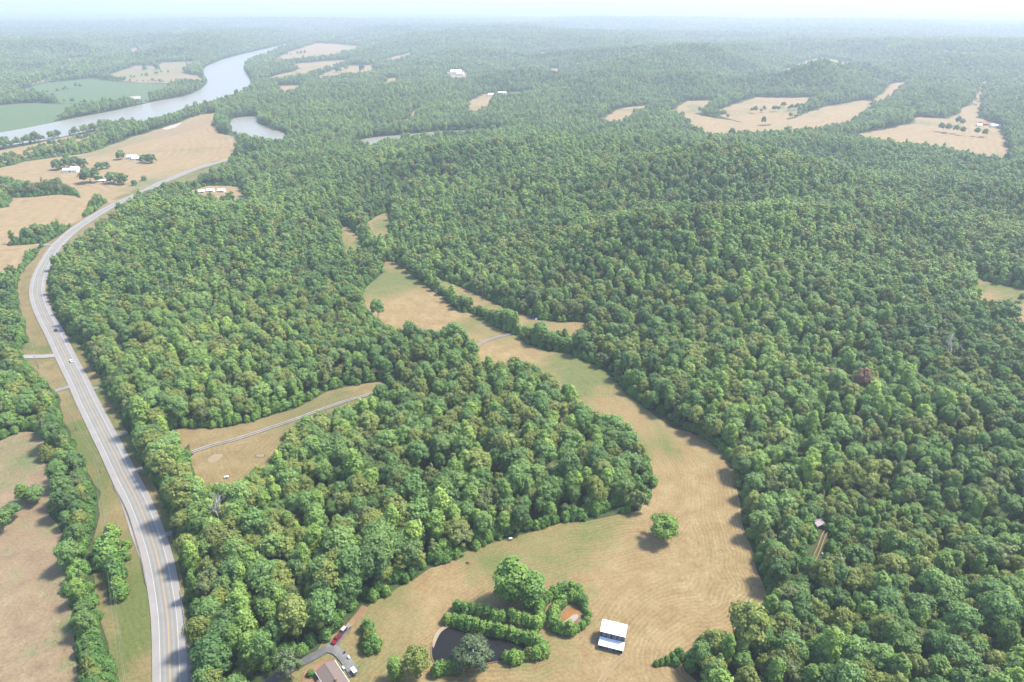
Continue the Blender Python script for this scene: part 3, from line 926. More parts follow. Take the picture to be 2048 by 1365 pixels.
def lobes_for(form, rs, n):
    """Centres, radii of the foliage lobes of a crown about 10 m wide standing on z = 0."""
    C, R = [], []
    if form == 'round':
        for i in range(n):
            u = (i + 0.5) / n
            zz = 1 - 1.55 * u
            ph = i * 2.39996 + rs.uniform(-.4, .4)
            q = math.sqrt(max(0, 1 - zz * zz))
            k = rs.uniform(0.58, 0.86)
            C.append((4.7 * k * q * math.cos(ph), 4.7 * k * q * math.sin(ph), 10.0 + 6.4 * k * zz))
            R.append(rs.uniform(0.95, 1.75))
        C.append((0, 0, 10.2))
        R.append(2.9)
    elif form == 'tall':
        for i in range(n):
            u = (i + 0.5) / n
            zz = 3.6 + 13.2 * u
            w = 3.3 * math.sin(PI * min(1, 0.12 + 0.86 * u)) ** 0.75
            ph = i * 2.39996 + rs.uniform(-.4, .4)
            k = rs.uniform(0.45, 0.8)
            C.append((w * k * math.cos(ph), w * k * math.sin(ph), zz))
            R.append(rs.uniform(1.15, 1.85) * (1.0 if u < .85 else 0.75))
        C += [(0, 0, 6.5), (0, 0, 10), (0, 0, 13.5)]
        R += [2.0, 2.2, 1.8]
    elif form == 'cone':
        for i in range(n):
            u = (i + 0.5) / n
            zz = 1.6 + 12.6 * u
            w = 3.0 * (1 - u) ** 0.8
            ph = i * 2.39996 + rs.uniform(-.3, .3)
            C.append((w * .72 * math.cos(ph), w * .72 * math.sin(ph), zz))
            R.append(0.55 + 1.15 * (1 - u) * rs.uniform(.8, 1.15))
        C += [(0, 0, 3.5), (0, 0, 6.5), (0, 0, 9.5)]
        R += [1.9, 1.4, 1.0]
    elif form == 'spread':      # an open-grown field tree: wide, uneven, holes
        for i in range(n):
            u = (i + 0.5) / n
            zz = 1 - 1.7 * u
            ph = i * 2.39996 + rs.uniform(-.6, .6)
            q = math.sqrt(max(0, 1 - zz * zz))
            k = rs.uniform(0.5, 0.95)
            C.append((5.4 * k * q * math.cos(ph), 5.4 * k * q * math.sin(ph), 8.2 + 5.4 * k * zz))
            R.append(rs.uniform(0.95, 1.7))
        C.append((0, 0, 8.6))
        R.append(2.4)
    elif form == 'bush':
        for i in range(n):
            u = (i + 0.5) / n
            ph = i * 2.39996 + rs.uniform(-.4, .4)
            zz = 0.7 + 3.4 * u ** 1.1
            w = 2.3 * (1 - u * 0.75)
            C.append((w * .8 * math.cos(ph), w * .8 * math.sin(ph), zz))
            R.append(rs.uniform(0.75, 1.15))
        C.append((0, 0, 1.6))
        R.append(1.9)
    return np.array(C), np.array(R)


def crown_arrays(form, seed, n, cards, size, core=ICO1, core_k=0.84):
    rs = random.Random(seed)
    npr = np.random.RandomState(seed)
    C, R = lobes_for(form, rs, n)
    mid = np.array([0, 0, {'round': 8.8, 'tall': 8.0, 'cone': 5.0, 'spread': 7.0, 'bush': 1.0}[form]])
    Vs, Fs, nv = [], [], 0
    for c, r in zip(C, R):
        V = core[0] * (1 + npr.uniform(-.16, .14, (len(core[0]), 1)))
        V = V * r * core_k * np.array([1, 1, 0.92]) + c
        Vs.append(V)
        Fs += [tuple(f) for f in (core[1] + nv).tolist()]
        nv += len(V)
    area = (R ** 2).sum()
    for i, (c, r) in enumerate(zip(C, R)):
        k = int(cards * r * r / area * 1.5)
        D = npr.normal(size=(k, 3))
        D[:, 2] += 0.25
        D /= np.linalg.norm(D, axis=1)[:, None]
        P = c + D * (r * npr.uniform(0.82, 1.26, (k, 1))) * np.array([1, 1, 0.92])
        keep = np.ones(k, bool)
        for j in range(len(C)):
            if j != i:
                keep &= np.linalg.norm(P - C[j], axis=1) > R[j] * 0.86
        P, D = P[keep], D[keep]
        H = (P - mid) * np.array([1, 1, 0.75 if form in ('tall', 'cone') else 1.0])
        H /= np.linalg.norm(H, axis=1)[:, None]
        Nn = 0.62 * D + 0.75 * H + npr.normal(scale=0.34, size=D.shape)
        Nn /= np.linalg.norm(Nn, axis=1)[:, None]
        up = npr.normal(size=D.shape)
        U = np.cross(Nn, up)
        U /= np.linalg.norm(U, axis=1)[:, None]
        W = np.cross(Nn, U)
        s = size * npr.uniform(0.55, 1.35, (len(P), 1))
        e = s * npr.uniform(0.6, 1.0, (len(P), 1))
        Q = np.stack([P - U * s, P - W * e + Nn * s * .25, P + U * s, P + W * e - Nn * s * .2], 1).reshape(-1, 3)
        Vs.append(Q)
        for q in range(len(P)):
            b = nv + 4 * q
            Fs.append((b, b + 1, b + 2, b + 3))
        nv += 4 * len(P)
    return np.vstack(Vs), Fs


def trunk_mb(h, r, seed, limbs=5, z0=0.35, spread=3.0):
    rs = random.Random(seed)
    mb = MB()
    bend = [(rs.uniform(-.25, .25), rs.uniform(-.25, .25)) for _ in range(4)]
    path = [(0, 0, -0.6), (0, 0, 0.15), (bend[0][0], bend[0][1], h * .35), (bend[1][0], bend[1][1], h * .65), (bend[2][0], bend[2][1], h)]
    mb.tube(path, [r * 1.35, r * 1.1, r * .8, r * .5, r * .12])
    for i in range(limbs):
        z = h * (z0 + (0.85 - z0) * i / max(1, limbs - 1))
        a = i * 2.4 + rs.uniform(-.4, .4)
        L = spread * rs.uniform(.7, 1.1) * (1.15 - 0.6 * i / max(1, limbs))
        c, s = math.cos(a), math.sin(a)
        mb.tube([(bend[0][0] * z / h, bend[0][1] * z / h, z), (c * L * .5, s * L * .5, z + L * .35), (c * L, s * L, z + L * .75)], [r * .42, r * .26, r * .06], 5)
    return mb


SPEC = [  # species: form, lobes, mesh seeds, words
    ('oak', 'round', 27), ('poplar', 'tall', 26), ('maple', 'round', 24), ('hickory', 'round', 30), ('cedar', 'cone', 22), ('ash', 'spread', 26)]
CROWN, TRUNK = {}, {}
for si, (sp, form, n) in enumerate(SPEC):
    for v in range(2):
        V, F = crown_arrays(form, 100 + si * 10 + v, n, 1700, 0.36)
        CROWN[sp, v] = mesh('crown_' + sp, V, F, M[sp])
    mb = trunk_mb(12.5 if form != 'cone' else 12, 0.24, 50 + si, 4, 0.45, 2.6)
    TRUNK[sp] = mesh('trunk_' + sp, mb.V, mb.F, M['bark'], True)

# sources of the mass woodland, kept out of the scene itself
lib = bpy.data.collections.new('woodland_sources')
LOD = {}


def source(key, me_list):
    """One tree as a single mesh (crown and trunk joined) for the instanced woodland."""
    name = 'woodland_source_%03d' % len(LOD)
    if len(me_list) == 1:
        me = me_list[0]
    else:
        bm = bmesh.new()
        mats = []
        for me_ in me_list:
            k = len(bm.faces)
            bm.from_mesh(me_)
            bm.faces.ensure_lookup_table()
            for f in bm.faces[k:]:
                f.material_index = len(mats)
            mats += list(me_.materials)
        me = bpy.data.meshes.new(name)
        bm.to_mesh(me)
        bm.free()
        for m_ in mats:
            me.materials.append(m_)
    lib.objects.link(bpy.data.objects.new(name, me))
    LOD[key] = len(LOD)


for si, (sp, form, n) in enumerate(SPEC):
    for v in range(2):
        source((0, sp, v), [CROWN[sp, v], TRUNK[sp]])
for si, (sp, form, n) in enumerate(SPEC):
    for v in range(2):
        V, F = crown_arrays(form, 300 + si * 10 + v, max(9, n - 10), 460, 0.50, ICO1, 0.80)
        source((1, sp, v), [mesh('mid_crown', V, F, M[sp])])
for si, (sp, form, n) in enumerate(SPEC):
    V, F = crown_arrays(form, 400 + si, 8, 110, 1.05, ICO1, 0.95)
    source((2, sp, 0), [mesh('far_crown', V, F, M[sp])])
BUSH = []
for v in range(3):
    V, F = crown_arrays('bush', 500 + v, 11, 620, 0.30)
    BUSH.append(mesh('bush_foliage', V, F, M['bush']))
    source((0, 'bush', v), [BUSH[-1]])
mb = MB()
for a in range(5):
    c, s = math.cos(a * 1.257), math.sin(a * 1.257)
    mb.tube([(0, 0, -.3), (c * .5, s * .5, 1.2), (c * 1.1, s * 1.1, 2.6)], [.09, .06, .02], 5)
BUSH_STEM = mesh('bush_stem', mb.V, mb.F, M['bark'], True)

# ---- where the woodland trees stand
rng = np.random.RandomState(7)


def in_view(x, y, z, mx=260, my=420):
    u, v, dep = project(x, y, z)
    return (dep > 40) & (u > -mx) & (u < 2048 + mx) & (v < 1365 + my)


def scatter():
    s = 6.9
    gx, gy = np.meshgrid(np.arange(-2300, 2300, s), np.arange(40, 2600, s))
    gx = (gx + (np.arange(gx.shape[0])[:, None] % 2) * s / 2).ravel()
    gy = gy.ravel()
    x = gx + rng.uniform(-.42, .42, gx.size) * s
    y = gy + rng.uniform(-.42, .42, gx.size) * s
    r = np.hypot(x, y)
    m = (r < 2500) & in_view(x, y, 12)
    thin = 1.0 - 0.35 * sstep(r, 900, 2500)
    m &= rng.uniform(size=x.size) < thin
    x, y = x[m], y[m]
    # beyond 2.5 km the cells grow with distance
    fx, fy = [], []
    r_ = 2500.0
    while r_ < 11000:
        ds = r_ / 270
        n = int(math.radians(84) * r_ / ds)
        a = (np.arange(n) + rng.uniform(-.45, .45, n)) / n * math.radians(84) - math.radians(42)
        q = r_ + rng.uniform(-.45, .45, n) * ds
        fx.append(q * np.sin(a))
        fy.append(q * np.cos(a))
        r_ += ds
    fx, fy = np.concatenate(fx), np.concatenate(fy)
    jx, jy = np.meshgrid(np.arange(-330, 560, 4.0), np.arange(200, 760, 4.0))
    jx, jy = jx.ravel() + rng.uniform(-1.7, 1.7, jx.size), jy.ravel() + rng.uniform(-1.7, 1.7, jy.size)
    m = np.zeros(len(jx), bool)
    for P, k in YOUNG:
        m |= inside(jx, jy, P)
    x, y = np.concatenate([x, jx[m]]), np.concatenate([y, jy[m]])
    x, y = np.concatenate([x, fx]), np.concatenate([y, fy])
    r = np.hypot(x, y)
    reach = 140 + 0.055 * np.minimum(r, 8000)
    d = clearing_distance(x, y, reach)
    keep = d > 3.4 + 0.0008 * r
    x, y, d, r = x[keep], y[keep], d[keep], r[keep]
    z = zt(x, y, d)
    return x, y, z, d, r


TX, TY, TZ, TD, TR = scatter()
NTREE = len(TX)
# species: patches of kinds that drift over the wood
n1 = vnoise(TX, TY, 90, 31) + 0.5 * vnoise(TX, TY, 30, 32)
n2 = vnoise(TX, TY, 120, 33) + 0.5 * vnoise(TX, TY, 35, 34)
u = rng.uniform(size=NTREE)
w = np.stack([0.55 + 1.3 * np.clip(n1 - .7, 0, 1), 0.5 + 1.6 * np.clip(.75 - n1, 0, 1), 0.8 + 1.0 * np.clip(n2 - .7, 0, 1), 0.5 + 0.8 * np.clip(.7 - n2, 0, 1), 0.10 + 0.9 * np.clip(n1 - 1.02, 0, 1), 0.22 + 0.9 * np.clip(n2 - 1.0, 0, 1)], 1)
cw = np.cumsum(w / w.sum(1)[:, None], 1)
TS = (u[:, None] > cw).sum(1)
TS = np.minimum(TS, 5)
SCL = rng.uniform(0.72, 1.24, NTREE) * (0.86 + 0.28 * vnoise(TX, TY, 55, 41))
SCL *= 1.0 - 0.15 * (TD < 7)
SCL = np.where(rng.uniform(size=NTREE) < .10, SCL * 0.7, SCL)
SCL = np.where((rng.uniform(size=NTREE) < .07) & (TR < 2500), SCL * 1.22, SCL)
for P, k in YOUNG:
    SCL[inside(TX, TY, P)] *= k
SCL *= np.where(TR > 2500, (TR / 2500) ** 0.72 * 1.12, 1.0 + 0.10 * sstep(TR, 900, 2500))
SCL *= 1.0 + 0.16 * (1 - sstep(TR, 270, 420))
SXY = SCL * rng.uniform(0.82, 1.10, NTREE)
SZ = SCL * rng.uniform(0.88, 1.08, NTREE)
SZ = np.where(TR > 2500, SZ * (TR / 2500) ** -0.45, SZ)
ROT = rng.uniform(0, 2 * PI, NTREE)
SY = SXY * rng.uniform(0.80, 1.22, NTREE)
LX, LY = rng.normal(0, 0.05, NTREE), rng.normal(0, 0.05, NTREE)
VAR = rng.randint(0, 2, NTREE)

PU, PV, PDEP = project(TX, TY, TZ + 11 * SZ)

WORDS = {'oak': 'broad olive green oak', 'poplar': 'tall bright green tulip poplar', 'maple': 'round mid green maple', 'hickory': 'dark green round-headed hickory', 'cedar': 'dark pointed cedar', 'ash': 'ragged pale gray-green ash'}


LANDMARKS = [((690, 1265), 'beside the house driveway'), ((560, 1345), 'left of the pale tree by the house'), ((443, 1040), 'around the bleached dead tree'), ((400, 1330), 'beside the lower highway guardrail'),
             ((380, 1180), 'beside the highway bend'), ((330, 960), 'between highway and left clearing'), ((560, 950), 'below the left clearing'), ((650, 1080), 'in the heart of the central wood'),
             ((820, 1130), 'behind the edge of the central wood'), ((935, 1090), 'by the burn barrel'), ((1060, 1030), 'by the white-topped cart'), ((800, 950), 'in the upper central wood'), ((1050, 900), 'in the right of the central wood'),
             ((1260, 980), 'at the right tip of the central wood'), ((140, 1150), 'in the belt between pasture and highway'), ((150, 1330), 'in the belt at the lower left'), ((100, 950), 'in the belt above the pasture trees'),
             ((1400, 1290), 'at the hedge tip right of the barn'), ((1550, 1340), 'at the bottom edge right of the barn'), ((1700, 1300), 'in the lower right wood'), ((1850, 1340), 'near the bottom right corner'),
             ((2000, 1330), 'in the bottom right corner'), ((1560, 1150), 'between hay field and dirt track'), ((1720, 1180), 'right of the dirt track'), ((1850, 1180), 'in the wood right of the dirt track'),
             ((2000, 1180), 'at the right edge below the young trees'), ((1520, 1020), 'above the dirt track along the hay field'), ((1750, 1040), 'among the young trees at the right'), ((1800, 960), 'behind the young trees at the right'),
             ((2000, 1020), 'at the right edge behind the young trees')]


def region_of(px, py):
    return min(LANDMARKS, key=lambda q: (q[0][0] - px) ** 2 + (q[0][1] - py) ** 2)[1]


def tree_thing(name, loc, rz, sc, crown, trunk, label, group=None, category='tree', part=('crown', 'trunk')):
    e = empty(name, loc, rz, sc)
    props(e, label, category, group)
    c = bpy.data.objects.new(part[0], crown)
    link(c, e)
    if trunk is not None:
        link(bpy.data.objects.new(part[1], trunk), e)
    return e


# the woodland trees that show largest become things of their own
vis = (PU > 5) & (PU < 2043) & (PV > 0) & (PV < 1362)
size_px = np.where(vis, SXY / PDEP, 0)
order = np.argsort(-size_px)[:262]
size_med = float(np.median(size_px[order]))
own = np.zeros(NTREE, bool)
own[order] = True
for i in order:
    sp = SPEC[TS[i]][0]
    reg = region_of(PU[i], PV[i])
    big = SXY[i] / PDEP[i] > size_med
    lab = ('large ' if big else 'smaller ') + WORDS[sp] + ' ' + reg
    tree_thing(sp + '_tree', (TX[i], TY[i], TZ[i]), ROT[i], (SXY[i], SY[i], SZ[i]), CROWN[sp, int(VAR[i])], TRUNK[sp], lab, '%s %s trees %s' % ('large' if big else 'smaller', sp, reg))

# understorey along the wood edges
ex, ey = np.meshgrid(np.arange(-900, 900, 3.4), np.arange(60, 1300, 3.4))
ex = ex.ravel() + rng.uniform(-1.5, 1.5, ex.size)
ey = ey.ravel() + rng.uniform(-1.5, 1.5, ey.size)
m = in_view(ex, ey, 2, 100, 150)
ex, ey = ex[m], ey[m]
ed = clearing_distance(ex, ey, 12.0)
m = (ed > 1.0) & (ed < 6.5) & (rng.uniform(size=len(ex)) < 0.8)
ex, ey, ed = ex[m], ey[m], ed[m]
ez = zt(ex, ey)
es = rng.uniform(0.7, 1.45, len(ex)) * (0.75 + 0.09 * ed)

kind = np.empty(NTREE, np.int32)
for i in range(NTREE):
    sp = SPEC[TS[i]][0]
    if TR[i] < 620:
        kind[i] = LOD[0, sp, int(VAR[i])]
    elif TR[i] < 2500:
        kind[i] = LOD[1, sp, int(VAR[i])]
    else:
        kind[i] = LOD[2, sp, 0]


def instanced(name, X, Y, Z, K, RZ, SX, SZ_, label, category, SY_=None, LEAN=None):
    me = bpy.data.meshes.new(name)
    n = len(X)
    me.vertices.add(n)
    me.vertices.foreach_set('co', np.column_stack([X, Y, Z]).astype(np.float32).ravel())
    a = me.attributes.new('kind_index', 'INT', 'POINT')
    a.data.foreach_set('value', np.asarray(K, np.int32))
    a = me.attributes.new('turn', 'FLOAT_VECTOR', 'POINT')
    a.data.foreach_set('vector', np.column_stack([np.zeros(n) if LEAN is None else LEAN[0], np.zeros(n) if LEAN is None else LEAN[1], RZ]).astype(np.float32).ravel())
    a = me.attributes.new('size', 'FLOAT_VECTOR', 'POINT')
    a.data.foreach_set('vector', np.column_stack([SX, SX if SY_ is None else SY_, SZ_]).astype(np.float32).ravel())
    o = link(bpy.data.objects.new(name, me))
    ng = bpy.data.node_groups.new(name + '_nodes', 'GeometryNodeTree')
    ng.interface.new_socket('Geometry', in_out='INPUT', socket_type='NodeSocketGeometry')
    ng.interface.new_socket('Geometry', in_out='OUTPUT', socket_type='NodeSocketGeometry')
    gi, go = ng.nodes.new('NodeGroupInput'), ng.nodes.new('NodeGroupOutput')
    ci = ng.nodes.new('GeometryNodeCollectionInfo')
    ci.inputs[0].default_value = lib
    ci.inputs['Separate Children'].default_value = True
    ci.inputs['Reset Children'].default_value = True
    ip = ng.nodes.new('GeometryNodeInstanceOnPoints')
    ip.inputs['Pick Instance'].default_value = True

    def attr(nm, tp):
        nd = ng.nodes.new('GeometryNodeInputNamedAttribute')
        nd.data_type = tp
        nd.inputs['Name'].default_value = nm
        return nd.outputs['Attribute']
    lk = ng.links.new
    lk(gi.outputs[0], ip.inputs['Points'])
    lk(ci.outputs[0], ip.inputs['Instance'])
    lk(attr('kind_index', 'INT'), ip.inputs['Instance Index'])
    er = ng.nodes.new('FunctionNodeEulerToRotation')
    lk(attr('turn', 'FLOAT_VECTOR'), er.inputs[0])
    lk(er.outputs[0], ip.inputs['Rotation'])
    lk(attr('size', 'FLOAT_VECTOR'), ip.inputs['Scale'])
    lk(ip.outputs[0], go.inputs[0])
    md = o.modifiers.new('scatter', 'NODES')
    md.node_group = ng
    props(o, label, category, kind='stuff')
    return o


# rows of trees inside the far clearings (hedges, shelter belts): they join the woodland
RX, RY, RS, RK = [], [], [], []


def row(pts, step, sc, species=('oak', 'maple', 'hickory'), wide=0.0):
    L = smooth(poly(pts), 3.0)
    acc = 0.0
    for a, b in zip(L[:-1], L[1:]):
        acc += np.linalg.norm(b - a)
        if acc > step:
            acc = 0
            RX.append(b[0] + rng.uniform(-1, 1) * (wide + step * .15))
            RY.append(b[1] + rng.uniform(-1, 1) * (wide + step * .15))
            RS.append(sc * rng.uniform(.75, 1.25))
            RK.append(species[rng.randint(len(species))])


row([(55, 309), (105, 296), (150, 288), (190, 276), (215, 266)], 9, 0.9)
row([(450, 232), (500, 228), (540, 222)], 12, 1.0)
row([(3, 207), (50, 205), (95, 204)], 14, 1.0, wide=8)
row([(105, 206), (150, 208), (186, 210)], 14, 0.9, wide=6)
row([(100, 190), (130, 183), (160, 177)], 22, 1.0, wide=14)
row([(205, 154), (240, 161), (300, 166), (350, 168)], 30, 0.6)
row([(265, 160), (300, 152), (330, 148)], 16, 0.8, wide=22)
row([(545, 131), (600, 127)], 22, 1.3)
row([(560, 112), (590, 112), (612, 108)], 22, 1.2, wide=14)
row([(560, 145), (600, 142)], 18, 1.0, wide=8)
row([(1490, 228), (1560, 224), (1640, 214), (1700, 203)], 14, 1.0, wide=8)
row([(1620, 222), (1660, 214), (1700, 208)], 14, 0.8)
row([(1870, 262), (1895, 266), (1930, 272), (1975, 276)], 12, 1.15, wide=7)
row([(1900, 253), (1925, 255)], 10, 1.2, wide=6)
row([(1700, 250), (1760, 246), (1810, 252)], 13, 1.1, wide=12)
row([(940, 203), (955, 196), (968, 191)], 16, 1.0, wide=8)
row([(1625, 128), (1650, 127), (1690, 132)], 25, 1.0, wide=12)
RX, RY, RS = np.array(RX), np.array(RY), np.array(RS)
RZ_ = base_height(RX, RY)
RKi = np.array([LOD[1, k, 0] for k in RK])

wm = ~own
instanced('woodland', np.concatenate([TX[wm], RX]), np.concatenate([TY[wm], RY]), np.concatenate([TZ[wm], RZ_]), np.concatenate([kind[wm], RKi]),
          np.concatenate([ROT[wm], rng.uniform(0, 6.28, len(RX))]), np.concatenate([SXY[wm], RS]), np.concatenate([SZ[wm], RS * .95]),
          'closed green deciduous woodland running back over the hills to the horizon', 'woodland',
          np.concatenate([SY[wm], RS]), (np.concatenate([LX[wm], RS * 0]), np.concatenate([LY[wm], RS * 0])))
instanced('undergrowth', ex, ey, ez, np.array([LOD[0, 'bush', k] for k in rng.randint(0, 3, len(ex))]), rng.uniform(0, 6.28, len(ex)), es, es * rng.uniform(.8, 1.3, len(ex)),
          'leafy undergrowth along the edges of the woods', 'undergrowth')
print('trees', NTREE, 'bushes', len(ex), 'rows', len(RX))

# ------------------------------------------------------------------ trees and bushes that stand on their own
def ground_z(x, y):
    return float(base_height(np.array([x]), np.array([y]))[0])


def at(px, py, dz=0.0):
    x, y = G(px, py)
    return (x, y, ground_z(x, y) + dz)


def crown_for(key, form, seed, n, cards, size, mat):
    V, F = crown_arrays(form, seed, n, cards, size, ICO1, 0.74)
    return mesh('crown_' + key, V, F, M[mat])


def lone_tree(name, px, py, scale, crown, label, trunk_seed=1, group=None, bark='bark', h=11.0, r=0.32, limbs=7, z0=0.25, spread=4.2, rz=0.0):
    mb = trunk_mb(h, r, trunk_seed, limbs, z0, spread)
    tm = mesh('trunk', mb.V, mb.F, M[bark], True)
    return tree_thing(name, at(px, py), rz, scale, crown, tm, label, group)


SPREAD_A = crown_for('field_tree', 'spread', 901, 30, 2600, 0.34, 'lone')
lone_tree('field_tree', 1327, 1079, (1.38, 1.38, 1.08), SPREAD_A, 'lone bright green tree standing in the open hay field', 3)
TWIN = crown_for('twin', 'tall', 902, 30, 3000, 0.36, 'lone')
TWIN2 = crown_for('twin', 'tall', 903, 26, 2600, 0.34, 'bush')
lone_tree('field_tree', 1023, 1203, (2.3, 2.3, 1.40), TWIN, 'taller left tree of the pair above the dark pond', 4, h=13, r=.28, spread=2.6)
lone_tree('field_tree', 1062, 1214, (1.75, 1.75, 1.10), TWIN2, 'shorter darker right tree of the pair beside the muddy pond', 5, h=13, r=.28, spread=2.4)
GRAYC = crown_for('pond_tree', 'spread', 904, 34, 2900, 0.34, 'gray')
lone_tree('willow_tree', 947, 1334, (1.55, 1.55, 0.98), GRAYC, 'wide gray-green tree with pale limbs on the near bank of the dark pond', 6, bark='pale_bark', h=13.5, r=.4, limbs=11, spread=5.0)
OAKC = crown_for('yard_oak', 'round', 905, 24, 2600, 0.36, 'oak')
lone_tree('oak_tree', 836, 1356, (1.12, 1.12, 1.0), OAKC, 'olive oak left of the dark pond at the bottom edge', 7)
POPC = crown_for('yard_poplar', 'tall', 906, 22, 2200, 0.34, 'poplar')
lone_tree('poplar_tree', 793, 1362, (1.05, 1.05, 0.75), POPC, 'slim light green tree between the house yard and the olive oak', 8)
PALEC = crown_for('sycamore', 'spread', 907, 22, 1500, 0.30, 'pale')
lone_tree('sycamore_tree', 584, 1358, (1.02, 1.02, 1.15), PALEC, 'thin pale green tree with a whitish trunk beside the brown-roofed house', 9, bark='pale_bark', h=12.5, r=.36, limbs=10, spread=4.8)
# dead tree
def bare_tree(mat, seed, h=13):
    rs = random.Random(seed)
    mb = MB()

    def branch(p, d, L, r, lev):
        q = p + d * L
        m_ = (p + q) / 2 + Vector((rs.uniform(-.1, .1), rs.uniform(-.1, .1), 0)) * L
        mb.tube([p, m_, q], [r, r * .8, r * .5], 5)
        if lev < 3:
            for k in range(3 if lev else 5):
                a = rs.uniform(0, 2 * PI)
                nd = (d * 0.75 + Vector((math.cos(a), math.sin(a), rs.uniform(.1, .8))) * 0.62).normalized()
                branch(p + d * L * rs.uniform(.6, 1.0), nd, L * rs.uniform(.5, .7), r * .5, lev + 1)
    branch(Vector((0, 0, -.5)), Vector((0.03, 0.02, 1)), h * .62, .36, 0)
    return mb


for k, (px, py, sc, lab) in enumerate([(443, 1078, 1.35, 'bleached bare dead tree rising from the wood beside the highway'),
                                       (1887, 752, 1.3, 'gray bare dead tree in the wood right of the hay field')]):
    mb = bare_tree('dead_wood', 20 + k)
    x, y = G(px, py)
    e = empty('dead_tree', (x, y, float(zt(x, y)[0]) + 8.0), k * 1.3, sc)
    props(e, lab, 'dead tree')
    mb.build('trunk', M['dead_wood'] if k == 0 else M['pale_bark'], e, True)
RUST = crown_for('rust', 'round', 911, 18, 1500, 0.42, 'rust')
for px, py, sc, lab in [(1714, 806, 1.25, 'round rust brown tree among green crowns right of the hay field'), (1650, 790, 0.95, 'smaller reddish dying tree left of the round rust brown tree')]:
    x, y = G(px, py)
    tree_thing('brown_tree', (x, y, float(zt(x, y)[0]) + 2), 0.4, sc, RUST, TRUNK['oak'], lab)
YEL = crown_for('yellow', 'bush', 912, 13, 800, 0.3, 'yellow')
BUSHY = crown_for('bushy', 'bush', 913, 13, 800, 0.3, 'lone')


def bush_thing(px, py, sc, label, group, crown=None, seed=0, name='bush', cat='bush'):
    rs = random.Random(seed)
    s = sc * rs.uniform(.9, 1.12)
    return tree_thing(name, at(px, py), rs.uniform(0, 6.28), (s, s, s * rs.uniform(.9, 1.2)), crown or BUSH[seed % 3], BUSH_STEM, label, group, cat, ('foliage', 'stem'))


bush_thing(186, 1352, 1.7, 'yellow-green bush at the foot of the tree belt left of the highway', None, YEL, 1)
bush_thing(100, 918, 1.9, 'yellowish bush on the pasture side of the tree belt', None, YEL, 2)
ROWS = {
    'leafy bush in the short row above the dark pond': [(915, 1222), (930, 1223), (946, 1226), (961, 1230), (976, 1234), (990, 1239), (1003, 1242)],
    'leafy bush in the hedge along the far bank of the dark pond': [(896, 1247), (910, 1249), (924, 1252), (938, 1256), (952, 1260), (966, 1264), (980, 1266), (995, 1269), (1009, 1273),
                                                                 (1024, 1277), (1038, 1281), (1052, 1285), (1066, 1289), (1078, 1295), (1087, 1304)],
    'leafy bush in the hedge between the two ponds': [(1026, 1241), (1038, 1245), (1050, 1248), (1063, 1252), (1074, 1256), (1080, 1244), (1079, 1232), (1080, 1219), (1088, 1209), (1097, 1201),
                                                     (1108, 1194), (1119, 1189), (1131, 1186), (1144, 1186), (1154, 1190)],
    'leafy bush in the ring round the muddy pond': [(1106, 1252), (1105, 1240), (1109, 1229), (1115, 1219), (1123, 1210), (1132, 1204), (1143, 1202), (1154, 1205), (1164, 1211), (1170, 1222),
                                                   (1175, 1234), (1174, 1247), (1165, 1257), (1153, 1263), (1139, 1266), (1126, 1265), (1114, 1261)],
    'leafy bush on the near bank of the dark pond': [(1014, 1322), (1027, 1324), (1041, 1322), (1073, 1316), (1087, 1313), (900, 1344), (886, 1345), (915, 1344), (874, 1350)],
}
sd = 0
for lab, pts in ROWS.items():
    for (px, py) in pts:
        sd += 1
        if 'ring' in lab or 'hedge ' in lab or 'row' in lab:
            xs = [p[0] for p in pts]
            f = (px - min(xs)) / (max(xs) - min(xs))
            seg = ('left end' if f < .2 else 'left half' if f < .45 else 'middle' if f < .6 else 'right half' if f < .8 else 'right end')
            if 'ring' in lab or 'between' in lab:
                seg = ('upper ' if py < sum(p[1] for p in pts) / len(pts) else 'lower ') + ('left' if f < .5 else 'right')
            full = lab + ', ' + seg
        else:
            full = lab + (', left of the gray-green tree' if px < 950 else ', right of the gray-green tree')
        small = 0.8 if ('muddy' in lab and px > 1150 and py > 1215) else 1.18
        bush_thing(px, py + random.Random(sd).uniform(-1.5, 1.5), small, full, full.replace('leafy bush', 'bushes'), BUSHY if sd % 4 == 0 else None, sd)
bush_thing(1057, 1315, 1.02, 'yellow-green round bush at the right end of the dark pond', None, YEL, 77)
for i, (px, py, sc, yb) in enumerate([(735, 1262, 1.35, 0), (741, 1276, 1.35, 0), (736, 1290, 1.3, 1), (750, 1298, 1.4, 0), (738, 1304, 1.25, 0)]):
    bush_thing(px, py, sc, 'yellow-tinged bush in the tall clump right of the red pickup' if yb else 'green bush in the tall clump right of the red pickup', None if yb else 'bushes right of the red pickup', YEL if yb else None, 90 + i)
for i, (px, py, sc) in enumerate([(1312, 1332, .5), (1322, 1330, .6), (1333, 1327, .75), (1345, 1322, .95), (1356, 1318, 1.2), (1350, 1330, .8)]):
    bush_thing(px, py, sc, 'low bush in the tapering hedge tip at the lower right of the barn', 'bushes of the hedge tip', None, 110 + i)
bush_thing(622, 1352, .75, 'small dark shrub against the left wall of the brown-roofed house', None, None, 131)
